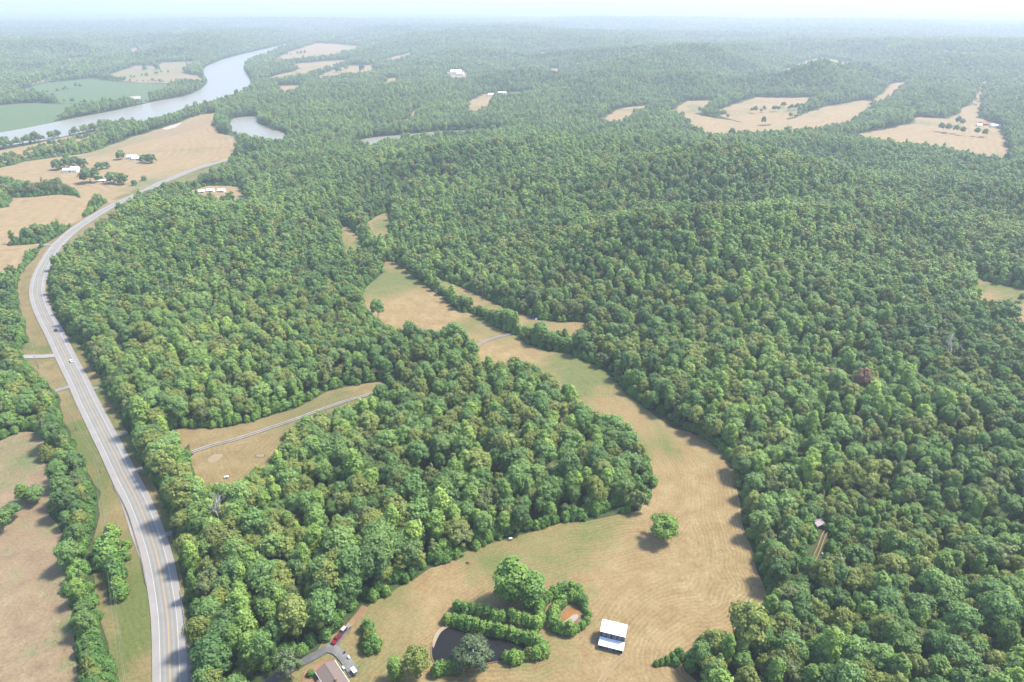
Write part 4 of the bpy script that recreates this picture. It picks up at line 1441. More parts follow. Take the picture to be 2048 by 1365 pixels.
# second strip of scrub between the tree belt and the highway
for i, (px, py, sc) in enumerate([(226, 1072, 1.15), (222, 1094, 1.3), (212, 1116, 1.75), (224, 1130, 1.6), (232, 1146, 1.5), (234, 1166, 1.45), (238, 1184, 1.3), (242, 1198, 1.2), (248, 1120, 1.1), (254, 1096, .9), (205, 1135, 1.2)]):
    sg = ('upper' if py < 1100 else 'middle' if py < 1150 else 'lower') + (' left side' if px < 228 else ' right side')
    bush_thing(px, py, sc * 1.32, 'bushy tree in the scrub strip inside the highway bend, ' + sg, 'scrub strip beside the highway, ' + sg, BUSHY if i % 3 == 0 else None, 140 + i, 'scrub_tree', 'tree')
# free trees in the pasture
for i, (px, py, sc, sp, lab) in enumerate([
        (52, 1004, 1.0, 'poplar', 'left tree of the pair standing in the brown pasture'), (76, 1006, 0.95, 'maple', 'right tree of the pair standing in the brown pasture'),
        (8, 1062, 1.15, 'hickory', 'dark tree at the left edge of the brown pasture'), (30, 1040, .9, 'maple', 'round tree behind the dark tree in the pasture')]):
    tree_thing(sp + '_tree', at(px, py), i, (sc * 1.05, sc * 1.05, sc * .72), CROWN[sp, i % 2], TRUNK[sp], lab)
# single trees in the far dry field and the meadows
OPEN = [crown_for('open_oak', 'spread', 920 + k, 18, 700, 0.6, 'hickory') for k in range(2)]
for i, (px, py, sc, lab) in enumerate([
        (242, 321, 2.0, 'round dark tree alone behind the white-roofed barn'), (290, 327, 1.8, 'dark tree touching the white-roofed barn'), (305, 328, 2.0, 'dark tree right of the one touching the white-roofed barn'),
        (200, 341, 1.6, 'left small tree of the pair in the middle of the dry field'), (214, 339, 1.5, 'right small tree of the pair in the middle of the dry field'),
        (118, 341, 2.2, 'left tree of the clump above the long white shed'), (136, 338, 2.4, 'tall middle tree of the clump above the long white shed'),
        (152, 336, 2.3, 'right middle tree of the clump above the long white shed'), (168, 336, 1.9, 'right tree of the clump above the long white shed'),
        (182, 367, 3.1, 'widest dark tree in the dry field beside the highway'), (202, 364, 1.1, 'low bushy tree beside the widest dark field tree'),
        (228, 368, 2.3, 'left dark tree of the pair near the highway'), (248, 370, 2.1, 'right dark tree of the pair near the highway'),
        (289, 362, 1.0, 'small bush beside the highway at the edge of the dry field'), (270, 372, 1.1, 'rough bush on the weedy corner by the highway'),
        (10, 286, 1.7, 'bushy tree on the river bank at the left edge'), (75, 281, 1.2, 'small tree on the near river bank'), (105, 278, 1.9, 'round tree on the near river bank'),
        (117, 276, 1.9, 'second round tree on the near river bank'), (148, 269, 1.4, 'small round tree farther along the near river bank'), (186, 262, 1.9, 'tree on the near river bank before the taller one'),
        (206, 256, 2.3, 'tallest tree on the near river bank'), (218, 256, 1.9, 'right tree beside the tallest river bank tree'),
        (677, 146, 3.0, 'lone dark tree on the far tan field beyond the river bend'), (724, 143, 3.0, 'right lone tree on the far tan field beyond the river bend'), (692, 140, 2.4, 'small tree between two lone trees on the far tan field'),
        (315, 141, 3.2, 'lone tree in the far meadow across the river'), (290, 141, 2.2, 'small lone tree in the far meadow across the river'),
        (2040, 606, 0.65, 'small conical tree on the grass at the right edge'), (1566, 216, 1.6, 'lone tree on the far tan valley field'),
        (757, 642, 1.3, 'tall tree standing out at the left edge of the hay field'), (716, 612, 1.0, 'tree at the left corner of the upper hay field')]):
    x, y = G(px, py)
    tree_thing('field_tree', (x, y, ground_z(x, y) - (1.7 * sc if i < 28 else 0)), i * 1.1, (sc * .8, sc * .8, sc * .74) if i < 28 or i == 29 else (sc, sc, sc), OPEN[i % 2] if i < 30 else CROWN['maple', i % 2], TRUNK['oak'], lab)
# the hedge between the two strips of the hay field
for i, (px, py, sc, sp) in enumerate([
        (812, 536, 1.0, 'maple'), (826, 545, 1.1, 'hickory'), (838, 556, 1.1, 'maple'), (850, 566, 1.05, 'maple'), (862, 574, .9, 'poplar'), (874, 581, .95, 'poplar'), (884, 590, .75, 'maple'), (895, 597, 0.7, 'maple'),
        (905, 603, 1.15, 'poplar'), (913, 612, 0.8, 'maple'), (925, 617, .95, 'hickory'), (938, 621, .95, 'hickory'), (912, 619, .7, 'hickory'), (959, 632, .75, 'hickory'), (972, 638, .8, 'maple'), (985, 644, .85, 'hickory'), (998, 650, .8, 'maple'),
        (1011, 656, .8, 'hickory'), (1024, 661, .85, 'maple'), (1036, 667, .7, 'maple'), (1052, 677, .85, 'maple'), (1064, 683, .9, 'hickory'), (1077, 688, .85, 'maple'), (1089, 693, .9, 'hickory'),
        (1102, 696, 1.0, 'maple'), (1113, 699, .9, 'maple'), (1124, 700, .8, 'hickory'), (1136, 702, .85, 'maple')]):
    x, y = G(px, py)
    seg = 'at its far end' if px < 860 else 'beside the bare pole gap' if px < 945 else 'left of the lane crossing' if px < 1000 else 'at the lane crossing' if px < 1045 else 'right of the lane crossing' if px < 1095 else 'at its near right end'
    tree_thing('hedgerow_tree', (x, y, ground_z(x, y)), i * 1.7, (sc, sc, sc * .85), CROWN[sp, i % 2], TRUNK[sp], {'maple': 'mid green', 'hickory': 'dark green', 'poplar': 'light green tall'}[sp] + ' tree in the hedgerow between the hay strips, ' + seg, 'hedgerow trees ' + seg + ' ' + sp)

# ------------------------------------------------------------------ buildings
def slope(x0, x1, ya, za, yb, zb, t=0.09):
    """A roof plane between two eave lines, with thickness."""
    V = [(x0, ya, za), (x1, ya, za), (x1, yb, zb), (x0, yb, zb), (x0, ya, za - t), (x1, ya, za - t), (x1, yb, zb - t), (x0, yb, zb - t)]
    return MB().add(V, [(0, 1, 2, 3), (7, 6, 5, 4), (0, 4, 5, 1), (1, 5, 6, 2), (2, 6, 7, 3), (3, 7, 4, 0)])


def gable_building(name, loc, rz, L, W, He, Hr, wall, roof, label, cat='building', over=0.35, door=True, wins=2, group=None):
    e = empty(name, loc, rz)
    props(e, label, cat, group)
    prof = [(-W / 2, -0.4), (W / 2, -0.4), (W / 2, He), (0, Hr - .05), (-W / 2, He)]
    n = 5
    V = [(-L / 2, y, z) for y, z in prof] + [(L / 2, y, z) for y, z in prof]
    F = [(0, 1, 2, 3, 4)[::-1], (5, 6, 7, 8, 9)] + [(i, (i + 1) % n, (i + 1) % n + n, i + n) for i in range(n)]
    mobj('wall', V, F, wall, e)
    k = (Hr - He) / (W / 2)
    for s in (-1, 1):
        m_ = slope(-L / 2 - over, L / 2 + over, s * (W / 2 + over), He - over * k + .1, 0, Hr + .1)
        m_.build('roof_panel', roof, e)
    MB().tube([(-L / 2 - over, 0, Hr + .1), (L / 2 + over, 0, Hr + .1)], [.12, .12], 6).build('ridge_cap', roof, e)
    if door:
        MB().box(-1.2, 1.2, -W / 2 - .05, -W / 2 + .02, -.1, min(2.6, He - .3)).build('door', M['glass'], e)
    for i in range(wins):
        x = (-1 if i % 2 else 1) * L * .3
        MB().box(x - .5, x + .5, -W / 2 - .05, -W / 2 + .02, 1.0, min(2.1, He - .25)).build('window', M['glass'], e)
    return e


# black tobacco barn with a white metal roof and a lean-to
bx, by, bz = at(1226, 1279)
brz = -0.30
barn = empty('tobacco_barn', (bx, by, bz), brz)
props(barn, 'black board barn with white metal roof and lean-to in the hay field', 'barn')
BL, BW, BHE, BHR = 10.0, 6.2, 6.4, 7.8
prof = [(-BW / 2, -.4), (BW / 2, -.4), (BW / 2, BHE), (0, BHR - .08), (-BW / 2, BHE)]
V = [(-BL / 2, y, z) for y, z in prof] + [(BL / 2, y, z) for y, z in prof]
mobj('wall', V, [(4, 3, 2, 1, 0), (5, 6, 7, 8, 9)] + [(i, (i + 1) % 5, (i + 1) % 5 + 5, i + 5) for i in range(5)], M['black_board'], barn)
rsb = random.Random(5)
for s in (-1, 1):
    k = (BHR - BHE) / (BW / 2)
    slope(-BL / 2 - .4, BL / 2 + .4, s * (BW / 2 + .25), BHE - .25 * k + .1, 0, BHR + .1).build('roof_panel', M['roof_white'], barn)
    mb = MB()
    for i in range(13):     # standing seams
        x = -BL / 2 - .35 + i * (BL + .7) / 12
        V = slope(x - .025, x + .025, s * (BW / 2 + .24), BHE - .24 * k + .15, 0, BHR + .15, .05)
        mb.add(V.V, V.F)
    mb.build('roof_seam', M['roof_dull'], barn)['kind'] = 'stuff'
MB().box(-BL / 2 - .45, BL / 2 + .45, -.16, .16, BHR + .06, BHR + .19).build('ridge_cap', M['roof_dull'], barn)
for x in (-3, 0, 3):
    MB().box(x - .35, x + .35, -.75, -.3, BHR - .28, BHR + .12).build('roof_vent', M['galv'], barn)
LD, LH0, LH1 = 3.5, 2.4, 3.1
mobj('lean_to_wall', [(-BL / 2 + .02, -BW / 2, -.4), (-BL / 2 + .02, -BW / 2 - LD, -.4), (-BL / 2 + .02, -BW / 2 - LD, LH0), (-BL / 2 + .02, -BW / 2, LH1),
                      (BL / 2 - .02, -BW / 2, -.4), (BL / 2 - .02, -BW / 2 - LD, -.4), (BL / 2 - .02, -BW / 2 - LD, LH0), (BL / 2 - .02, -BW / 2, LH1)],
     [(0, 3, 2, 1), (4, 5, 6, 7), (1, 2, 6, 5)], M['black_board'], barn)
slope(-BL / 2 - .3, BL / 2 + .3, -BW / 2 - LD - .35, LH0 - .05, -BW / 2 - .01, LH1 + .1).build('lean_to_roof', M['roof_dull'], barn)
x = -BL / 2 + .1
while x < BL / 2 - .1:      # the peeling boards of the front walls
    w_ = rsb.uniform(.16, .30)
    if rsb.random() < .62:
        MB().box(x, x + w_ * .8, -BW / 2 - .035, -BW / 2 + .01, LH1 + rsb.uniform(.05, .8), BHE - rsb.uniform(.05, .5)).build('board', M['gray_board'], barn)
    if rsb.random() < .35:
        MB().box(x, x + w_ * .8, -BW / 2 - LD - .035, -BW / 2 - LD + .01, .1, LH0 - rsb.uniform(.3, .9)).build('board', M['gray_board'], barn)
    x += w_ + .04
MB().box(-BL / 2 - .05, BL / 2 + .05, -BW / 2 - LD - .06, BW / 2 + .06, -.5, .22).build('foundation', M['stone'], barn)
MB().box(BL / 2 - .01, BL / 2 + .05, -1.4, 1.4, .2, 3.6).build('door', M['gray_board'], barn)

# brown-roofed house at the bottom edge
g0, g1 = np.array(G(648, 1326, 4.2)), np.array(G(672, 1363, 4.2))
hd = (g1 - g0) / np.linalg.norm(g1 - g0)
HL, HW = 17.0, 8.6
hc = g0 + hd * (HL / 2 + .4)
hrz = math.atan2(hd[1], hd[0])
house = empty('house', (hc[0], hc[1], ground_z(*hc)), hrz)
props(house, 'single storey house with a brown shingle gable roof at the bottom edge', 'house')
HE, HR = 2.8, 4.3
prof = [(-HW / 2 + .4, -.4), (HW / 2 - .4, -.4), (HW / 2 - .4, HE), (0, HR - .1), (-HW / 2 + .4, HE)]
V = [(-HL / 2 + .3, y, z) for y, z in prof] + [(HL / 2 - .3, y, z) for y, z in prof]
mobj('wall', V, [(4, 3, 2, 1, 0), (5, 6, 7, 8, 9)] + [(i, (i + 1) % 5, (i + 1) % 5 + 5, i + 5) for i in range(5)], M['brick_wall'], house)
k = (HR - HE) / (HW / 2)
for s in (-1, 1):
    rp = slope(-HL / 2, HL / 2, s * HW / 2, HE, 0, HR, .12).build('roof_panel', M['shingle'], house)
    slope(-HL / 2 - .02, HL / 2 + .02, s * (HW / 2 + .10), HE - .03, s * (HW / 2 - .02), HE + .03, .18).build('gutter', M['trim'], house)
    for q in range(9):     # shingle courses
        y0 = s * (HW / 2 - .25 - q * .47)
        z0 = HE + k * (HW / 2 - abs(y0))
        slope(-HL / 2 + .02, HL / 2 - .02, y0, z0 + .025, y0 - s * .08, z0 + .08 * k + .012, .03).build('shingle_course', M['shingle_dark'], rp)
# wider front part of the roof on the left (south-west) slope
sgn = -1
slope(-HL / 2 + 4.2, HL / 2 + .3, sgn * (HW / 2 + 1.5), HE - 1.5 * k, sgn * (HW / 2 - .1), HE + .1 * k, .12).build('porch_roof', M['shingle'], house)
MB().box(-HL / 2 + 4.5, HL / 2, sgn * (HW / 2 + .2) - .02, sgn * (HW / 2 - .5), -.3, HE - .4).build('porch_wall', M['brick_wall'], house)
MB().box(-HL / 2 - .02, HL / 2 + .02, -.12, .12, HR - .03, HR + .05).build('ridge_cap', M['shingle_dark'], house)
MB().box(1.4, 2.1, -.2, .5, HR - .5, HR + 1.0).build('chimney', M['brick_wall'], house)
for x in (-5.5, -2.0, 3.0):
    for s in (-1, 1):
        MB().box(x - .6, x + .6, s * (HW / 2 - .4) - .04, s * (HW / 2 - .4) + .04, .9, 2.2).build('window', M['glass'], house)
MB().box(.2, 1.2, HW / 2 - .44, HW / 2 - .34, 0, 2.1).build('door', M['trim'], house)

# far farm buildings
def far_building(px, py, rz, L, W, He, Hr, wall, roof, label, name='barn', cat='barn'):
    x, y = G(px, py)
    return gable_building(name, (x, y, ground_z(x, y) + .3), rz, L, W, He, Hr, M[wall], M[roof], label, cat, .4)


far_building(143, 345, .06, 22, 10, 4, 6, 'white_wall', 'roof_white', 'long white shed below the tree clump in the dry field', 'shed', 'shed')
far_building(266, 319, .0, 16, 11, 4, 6.5, 'white_wall', 'roof_dull', 'gray-roofed barn in the dry field behind the white-roofed one')
far_building(277, 321, .15, 17, 12, 3.5, 6, 'white_wall', 'roof_white', 'white-roofed barn in the dry field beside dark trees')
far_building(107, 313, .2, 12, 8, 3.5, 5.5, 'white_wall', 'roof_white', 'small white shed at the tree line by the river', 'shed', 'shed')
far_building(117, 311, .2, 11, 8, 3.5, 5.5, 'white_wall', 'roof_dull', 'second small shed at the tree line by the river', 'shed', 'shed')
far_building(208, 365, .1, 14, 5, 2.6, 3.8, 'white_wall', 'roof_dull', 'low white trailer beside the widest dark field tree', 'trailer_home', 'trailer')
far_building(151, 340, .05, 12, 7, 3, 4.5, 'white_wall', 'roof_white', 'small white shed right under the tree clump in the dry field', 'shed', 'shed')
far_building(422, 384, .1, 9, 7, 2.6, 4.6, 'white_wall', 'roof_white', 'left white house of the pair in the woodland hamlet', 'house', 'house')
far_building(444, 384, -.1, 9.5, 7, 2.6, 4.6, 'white_wall', 'roof_white', 'right white house of the pair in the woodland hamlet', 'house', 'house')
far_building(404, 386, .3, 8, 6, 2.6, 4, 'white_wall', 'roof_dull', 'small gray-roofed shed left of the white hamlet houses', 'shed', 'shed')
far_building(912, 148, .1, 42, 26, 8, 15, 'white_wall', 'roof_white', 'large pale house in a clearing of the far woodland', 'house', 'house')
far_building(921, 151, -.2, 26, 18, 6, 10, 'white_wall', 'roof_dull', 'smaller outbuilding right of the large pale far house', 'shed', 'shed')
far_building(988, 193, .1, 34, 15, 5, 9, 'white_wall', 'roof_white', 'white farm building on the reddish field above the creek', 'house', 'house')
far_building(1004, 189, .1, 24, 14, 5, 8, 'white_wall', 'roof_dull', 'gray-roofed building right of the white farm building above the creek', 'shed', 'shed')
far_building(836, 118, .1, 32, 18, 6, 10, 'white_wall', 'roof_white', 'small white barn in the far woods right of the tan fields')
far_building(1990, 256, .05, 22, 12, 4, 6.5, 'white_wall', 'roof_white', 'white shed on the right valley field', 'shed', 'shed')
far_building(1966, 252, .1, 16, 12, 4, 7, 'brick_wall', 'rust_metal', 'red barn on the right valley field')
far_building(1957, 254, .0, 10, 7, 3, 5, 'white_wall', 'roof_dull', 'small pale shed left of the red valley barn', 'shed', 'shed')
far_building(1633, 1053, .5, 5, 4, 2.6, 3.6, 'gray_board', 'roof_pink', 'faded pinkish tin roof of a shed among young trees', 'shed', 'shed')

# ------------------------------------------------------------------ roadside things
def guardrail(pts, label):
    L = smooth(poly(pts), 1.9)
    x0, y0 = L[0]
    e = empty('guardrail', (x0, y0, ground_z(x0, y0)))
    props(e, label, 'guardrail')
    t = np.gradient(L, axis=0)
    t /= np.linalg.norm(t, axis=1)[:, None]
    nr = np.column_stack([t[:, 1], -t[:, 0]])
    pr = [(-.03, .95), (.06, 1.02), (.0, 1.1), (.06, 1.18), (-.03, 1.26), (-.05, 1.26), (-.05, .95)]
    V, F, n = [], [], len(pr)
    for i in range(len(L)):
        z = ground_z(*L[i]) - ground_z(x0, y0)
        V += [(L[i][0] - x0 + nr[i][0] * a, L[i][1] - y0 + nr[i][1] * a, z + h) for a, h in pr]
    for i in range(len(L) - 1):
        F += [(i * n + j, i * n + (j + 1) % n, (i + 1) * n + (j + 1) % n, (i + 1) * n + j) for j in range(n)]
    mobj('rail', V, F, M['galv'], e)
    pm = MB().box(-.09, .09, -.09, .09, -.4, 1.2)
    pme = mesh('post', pm.V, pm.F, M['wood_pole'])
    for i in range(0, len(L)):
        o = link(bpy.data.objects.new('post', pme), e)
        o.location = (L[i][0] - x0, L[i][1] - y0, ground_z(*L[i]) - ground_z(x0, y0) + .35)
    e.location.z += .1
    return e


guardrail([(227, 972), (242, 998), (256, 1027), (270, 1071), (283, 1116), (294, 1171)], 'galvanised guardrail on the inner side of the highway bend')
guardrail([(361, 1186), (367, 1225), (372, 1268), (376, 1310), (379, 1365), (380, 1400)], 'galvanised guardrail right of the highway at the bottom edge')
guardrail([(105, 624), (112, 638), (121, 652), (130, 668), (136, 677)], 'distant guardrail on the right of the highway below the sunlit bend')


def pole(px, py, h, label, rz, arms=1):
    e = empty('utility_pole', at(px, py), rz)
    props(e, label, 'pole')
    MB().tube([(0, 0, -.5), (0, 0, h * .5), (0, 0, h)], [.19, .16, .12], 8).build('post', M['wood_pole'], e, True)
    for a in range(arms):
        z = h - .5 - a * 1.1
        ca = MB().box(-1.3, 1.3, -.06, .06, z - .07, z + .07).build('crossarm', M['wood_pole'], e)
        for x in (-1.15, 0.45, 1.15):
            MB().tube([(x, 0, z + .07), (x, 0, z + .3)], [.06, .04], 6).build('insulator', M['trim'], ca)
    return e


POLES = [(262, 1420, 'utility pole at the lower left of the highway verge'), (201, 946, 'utility pole on the verge left of the guardrail'), (153, 862, 'utility pole on the verge above the pasture'),
         (78, 740, 'utility pole on the verge between the two side drives'), (43, 614, 'utility pole on the tan verge inside the highway bend'), (52, 545, 'utility pole at the top of the tan verge')]
for px, py, lab in POLES:
    pole(px, py, 11.5, lab, 0.2)
for a, b in zip(POLES[:-1], POLES[1:]):
    pa, pb = Vector(at(a[0], a[1], 11.1)), Vector(at(b[0], b[1], 11.1))
    e = empty('power_line', pa)
    props(e, 'thin wires from the ' + a[2].replace('utility ', ''), 'wire')
    for dx in (-1.1, .45, 1.1):
        pts = []
        for i in range(13):
            t = i / 12
            p = pa.lerp(pb, t) - pa
            pts.append((p.x + dx, p.y, p.z - 5.5 * t * (1 - t)))
        MB().tube(pts, [.025] * 13, 4).build('wire', M['wire'], e)
hp = empty('utility_pole', at(968, 601), 0.5)
props(hp, 'two-legged wooden power pole on the upper hay strip', 'pole')
for s in (-1.6, 1.6):
    MB().tube([(s, 0, -.5), (s, 0, 9), (s, 0, 17)], [.2, .17, .13], 8).build('post', M['wood_pole'], hp, True)
MB().box(-3.2, 3.2, -.1, .1, 15.2, 15.5).build('crossarm', M['wood_pole'], hp)

# ------------------------------------------------------------------ vehicles
def wheel(e, x, y, r=.36, w=.24):
    t = MB().tube([(x, y - w / 2, r), (x, y + w / 2, r)], [r, r], 14).build('wheel', M['tyre'], e)
    MB().tube([(x, y - w / 2 - .01, r), (x, y + w / 2 + .01, r)], [r * .58, r * .58], 10).build('rim', M['rim'], t)


def car(name, loc, rz, paint, label, cat, form='sedan', roof=None):
    e = empty(name, loc, rz)
    props(e, label, cat)
    p = M[paint]
    if form == 'sedan':
        body = [(-2.25, .35), (2.2, .35), (2.3, .6), (2.2, .82), (1.1, .95), (-1.5, 1.0), (-2.25, .92), (-2.35, .6)]
        cab = [(1.0, .94), (.35, 1.42), (-1.0, 1.45), (-1.75, .99)]
        W, wb = 1.8, 1.38
    elif form == 'suv':
        body = [(-2.3, .4), (2.3, .4), (2.4, .7), (2.3, .98), (1.15, 1.1), (-2.3, 1.12), (-2.4, .7)]
        cab = [(1.1, 1.09), (.55, 1.72), (-2.0, 1.76), (-2.3, 1.11)]
        W, wb = 1.95, 1.45
    else:
        body = [(-2.8, .5), (2.75, .5), (2.85, .8), (2.75, 1.1), (1.5, 1.2), (-.75, 1.2), (-.75, 1.18), (-2.85, 1.18), (-2.85, .75)]
        cab = [(1.4, 1.19), (.75, 1.85), (-.45, 1.88), (-.8, 1.19)]
        W, wb = 2.0, 1.8
    MB().prism(body, -W / 2, W / 2, .06, .9).build('body', p, e)
    MB().prism(cab, -W / 2 + .06, W / 2 - .06, .13, 1.25).build('window', M['glass'], e)
    zt_ = cab[1][1]
    MB().prism([(cab[1][0] - .05, zt_ - .03), (cab[1][0] - .08, zt_ + .05), (cab[2][0] + .05, cab[2][1] + .05), (cab[2][0], cab[2][1] - .03)], -W / 2 + .17, W / 2 - .17).build('roof', M[roof] if roof else p, e)
    if form == 'pickup':
        MB().box(-2.7, -.9, -W / 2 + .16, W / 2 - .16, 1.12, 1.2).build('cargo_bed', M['dark_paint'], e)
        for y0, y1 in ((-W / 2 + .02, -W / 2 + .15), (W / 2 - .15, W / 2 - .02)):
            MB().box(-2.8, -.8, y0, y1, 1.15, 1.36).build('bed_side', p, e)
        MB().box(-2.86, -2.76, -W / 2 + .1, W / 2 - .1, .75, 1.36).build('tailgate', p, e)
    for s in (-1, 1):
        for x in (wb, -wb):
            wheel(e, x, s * (W / 2 - .1), .4 if form != 'sedan' else .33)
        fx, rx = max(q[0] for q in body), min(q[0] for q in body)
        MB().box(fx - .12, fx - .0, s * (W / 2 - .42) - .16, s * (W / 2 - .42) + .16, .7, .86).build('headlight', M['lamp'], e)
        MB().box(rx, rx + .1, s * (W / 2 - .3) - .12, s * (W / 2 - .3) + .12, .75, .95).build('tail_light', M['tail'], e)
        MB().box(.55, .75, s * (W / 2 + .02) - .1, s * (W / 2 + .02) + .1, 1.05, 1.2).build('mirror', p, e)
    return e


def heading(P, i):
    d = P[min(i + 1, len(P) - 1)] - P[max(i - 1, 0)]
    return math.atan2(d[1], d[0])


def near_on(P, px, py):
    q = np.array(G(px, py))
    return int(np.argmin(np.linalg.norm(P - q, axis=1)))


dz_road = .53 + .03
for px, py, nm, paint, lab, form, flip in [(112, 665, 'car', 'dark_paint', 'dark car on the highway farther up the road', 'suv', 0), (143, 727, 'car', 'white_paint', 'white car on the highway near the pale side drive', 'sedan', 0)]:
    i = near_on(HWY, px, py)
    h = heading(HWY, i) + (PI if flip else 0)
    x, y = HWY[i][0] + math.sin(h) * 1.85, HWY[i][1] - math.cos(h) * 1.85
    car(nm, (x, y, ground_z(x, y) + dz_road + .0004 * math.hypot(x, y)), h, paint, lab, 'car', form)
i = near_on(DRIVE, 676, 1282)
x, y = DRIVE[i]
car('pickup_truck', (x, y, ground_z(x, y) + .6), heading(DRIVE, i) + PI, 'red_paint', 'red pickup truck parked on the dark driveway', 'pickup', 'pickup')
i = near_on(DRIVE, 683.5, 1270)
x, y = DRIVE[i]
car('parked_car', (x, y, ground_z(x, y) + .6), heading(DRIVE, i) + PI, 'dark_paint', 'dark car with a dusty pale roof parked behind the red pickup', 'car', 'suv', 'pink_roof')
# utility trailer behind the cars
x, y, z = at(697, 1258)
e = empty('utility_trailer', (x, y, z + .5), heading(DRIVE, near_on(DRIVE, 697, 1258)))
props(e, 'small open trailer frame behind the dark car', 'trailer')
MB().box(-1.3, 1.3, -.8, .8, .5, .62).build('deck', M['wood_pole'], e)
MB().tube([(1.3, 0, .5), (2.6, 0, .45)], [.05, .05], 6).build('tow_bar', M['galv'], e)
for s in (-1, 1):
    wheel(e, 0, s * .95, .33, .2)
    MB().box(-1.3, 1.3, s * .8 - .04, s * .8 + .04, .6, .85).build('side_rail', M['galv'], e)
# golf cart beside the house
x, y, z = at(709, 1349)
e = empty('golf_cart', (x, y, z + .55), hrz)
props(e, 'utility cart with a white canopy on the concrete pad beside the house', 'cart')
MB().prism([(-1.3, .35), (1.4, .35), (1.5, .6), (1.1, .85), (.5, .6), (-.3, .6), (-.35, .85), (-1.3, .9)], -.6, .6).build('body', M['dark_paint'], e)
MB().box(-.75, -.2, -.55, .55, .85, 1.0).build('seat', M['trim'], e)
MB().prism([(-1.6, 1.9), (1.3, 1.86), (1.2, 1.96), (-1.5, 2.0)], -.8, .8).build('canopy', M['mint'], e)
for sx in (-1.2, .95):
    for s in (-1, 1):
        MB().tube([(sx, s * .55, .7), (sx, s * .6, 1.9)], [.03, .03], 5).build('canopy_post', M['galv'], e)
        wheel(e, sx * .85, s * .58, .27, .18)
for px, py, lab in [(698, 1319, 'pale rounded tank beside the parking pad'), (687, 1340, 'small pale unit near the right wall of the house')]:
    e = empty('tank', at(px, py, .35), hrz)
    props(e, lab, 'tank')
    MB().tube([(-.75, 0, .75), (-.6, 0, .75), (.6, 0, .75), (.75, 0, .75)], [.2, .45, .45, .2], 12).build('shell', M['mint'], e, True)
    for s in (-.4, .4):
        MB().box(s - .06, s + .06, -.3, .3, 0, .45).build('leg', M['galv'], e)
e = empty('waste_bin', at(690, 1309, .35), .3)
props(e, 'dark green wheeled bin beside the parking pad', 'bin')
MB().prism([(-.35, .1), (.35, .1), (.42, 1.0), (-.42, 1.0)], -.35, .35).build('body', M['bush'], e)
MB().prism([(-.46, 1.0), (.46, 1.0), (.46, 1.06), (-.4, 1.12)], -.4, .4).build('lid', M['dark_paint'], e)
# tractor on the strip
x, y, z = at(1066, 637)
tr = empty('tractor', (x, y, z + .3), 2.6, 1.25)
props(tr, 'blue tractor mowing the upper strip of the hay field', 'tractor')
MB().prism([(.2, .8), (2.2, .75), (2.3, 1.3), (2.1, 1.55), (.2, 1.65)], -.42, .42).build('hood', M['blue_paint'], tr)
MB().prism([(-1.0, .8), (.3, .8), (.25, 1.6), (.1, 2.5), (-.9, 2.5), (-1.05, 1.6)], -.75, .75, .08, 2).build('cab', M['glass'], tr)
MB().box(-1.05, .3, -.8, .8, 2.5, 2.66).build('roof', M['blue_paint'], tr)
for s in (-1, 1):
    wheel(tr, -.65, s * .95, .85, .45)
    wheel(tr, 1.75, s * .75, .52, .3)
    MB().prism([(-1.5, 1.5), (-1.2, 1.85), (-.1, 1.85), (.2, 1.5), (.1, 1.45), (-.2, 1.72), (-1.1, 1.72), (-1.4, 1.4)], s * .95 - .28, s * .95 + .28).build('fender', M['blue_paint'], tr)
MB().tube([(1.4, .3, 1.5), (1.4, .3, 2.5)], [.05, .05], 6).build('exhaust', M['dark_paint'], tr)
im = MB().box(-3.6, -2.0, -1.4, 1.4, .25, .5).build('mower_deck', M['trim'], tr)
MB().box(-2.0, -1.2, -.08, .08, .4, .6).build('hitch', M['dark_paint'], im)
# small things
e = empty('camper_trailer', at(453, 956, .2), .3, .6)
props(e, 'pale trailer half hidden by trees at the foot of the left clearing', 'trailer')
MB().prism([(-2, .5), (2, .5), (2.1, 1.1), (1.8, 1.9), (-1.9, 1.95), (-2.1, 1.1)], -.95, .95, .1, 1.5).build('body', M['white_paint'], e)
MB().box(-1.2, 1.2, -.98, .98, 1.15, 1.6).build('window', M['glass'], e)
for s in (-1, 1):
    wheel(e, -.3, s * .85)
    wheel(e, .45, s * .85)
e = empty('parked_car', at(385, 906, .5), 0)
e.name = 'culvert'
props(e, 'dark culvert mouth at the left end of the gravel lane', 'culvert')
MB().tube([(-1, -1.3, .3), (1, -1.3, .3)], [.5, .5], 10).build('pipe', M['dark_paint'], e)
MB().box(-1.4, 1.4, -1.9, -1.5, -.3, .8).build('headwall', M['concrete'], e)
e = empty('farm_gate', at(521, 914, .4), .0)
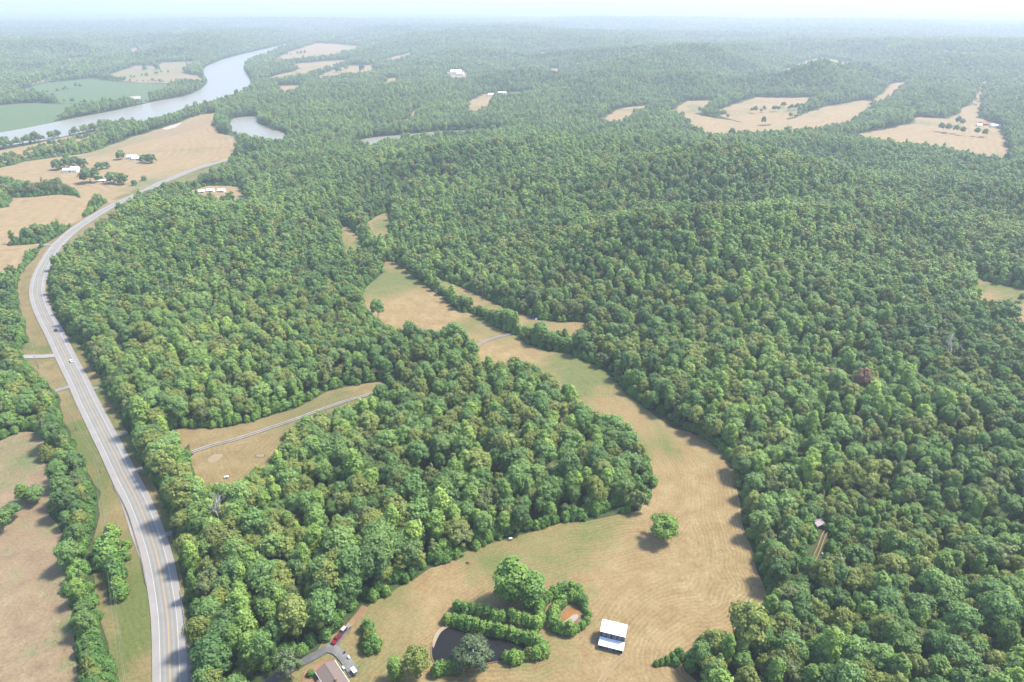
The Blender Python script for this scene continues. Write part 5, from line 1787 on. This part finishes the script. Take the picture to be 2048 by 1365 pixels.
props(e, 'pale pipe gate at the right foot of the left clearing', 'gate')
for z in (.3, .65, 1.0, 1.3):
    MB().tube([(-2.4, 0, z), (2.4, 0, z)], [.05, .05], 6).build('rail', M['trim'], e)
for x in (-2.5, 2.5):
    MB().box(x - .1, x + .1, -.1, .1, -.4, 1.5).build('post', M['wood_pole'], e)
e = empty('fire_pit', at(936, 1128, .35), 0)
props(e, 'rusty burn barrel and pile under the oak at the wood edge', 'barrel')
MB().tube([(0, 0, 0), (0, 0, 1.0)], [.42, .42], 12).build('barrel', M['rust_metal'], e)
for i in range(7):
    a = i * .9
    MB().tube([(math.cos(a) * 1.1, math.sin(a) * 1.1, .0), (math.cos(a) * .3, math.sin(a) * .3, .55)], [.15, .08], 5).build('scrap', M['rust_metal'], e)
e = empty('hay_wagon', at(1021, 1081, .35), .2, .75)
props(e, 'small white-topped cart with a red frame at the wood edge', 'cart')
MB().box(-1.1, 1.1, -.7, .7, .95, 1.25).build('top', M['white_paint'], e)
MB().box(-1.3, 1.3, -.8, .8, .55, .9).build('frame', M['rust_metal'], e)
for sx in (-.9, .9):
    for s in (-1, 1):
        wheel(e, sx, s * .75, .32, .18)
e = empty('storage_tank', at(1644, 1110, .3), .4, .65)
props(e, 'small white tank beside the dirt track right of the hay field', 'tank')
MB().tube([(0, 0, -.1), (0, 0, 1.0), (0, 0, 1.25)], [.7, .7, .25], 14).build('shell', M['white_paint'], e, True)
MB().tube([(0, 0, 1.2), (0, 0, 1.35)], [.18, .18], 8).build('lid', M['dark_paint'], e)

# ------------------------------------------------------------------ haze
mh, nth, outh = new_mat('haze_air')
pv = nth.nodes.new('ShaderNodeVolumePrincipled')
pv.inputs['Color'].default_value = (0.60, 0.665, 0.785, 1)
pv.inputs['Density'].default_value = HAZE_DENSITY
pv.inputs['Anisotropy'].default_value = 0.2
nth.links.new(pv.outputs[0], outh.inputs['Volume'])
hz = MB().box(-36000, 36000, -36000, 36000, -60, 262).build('haze', mh)
props(hz, kind='stuff')
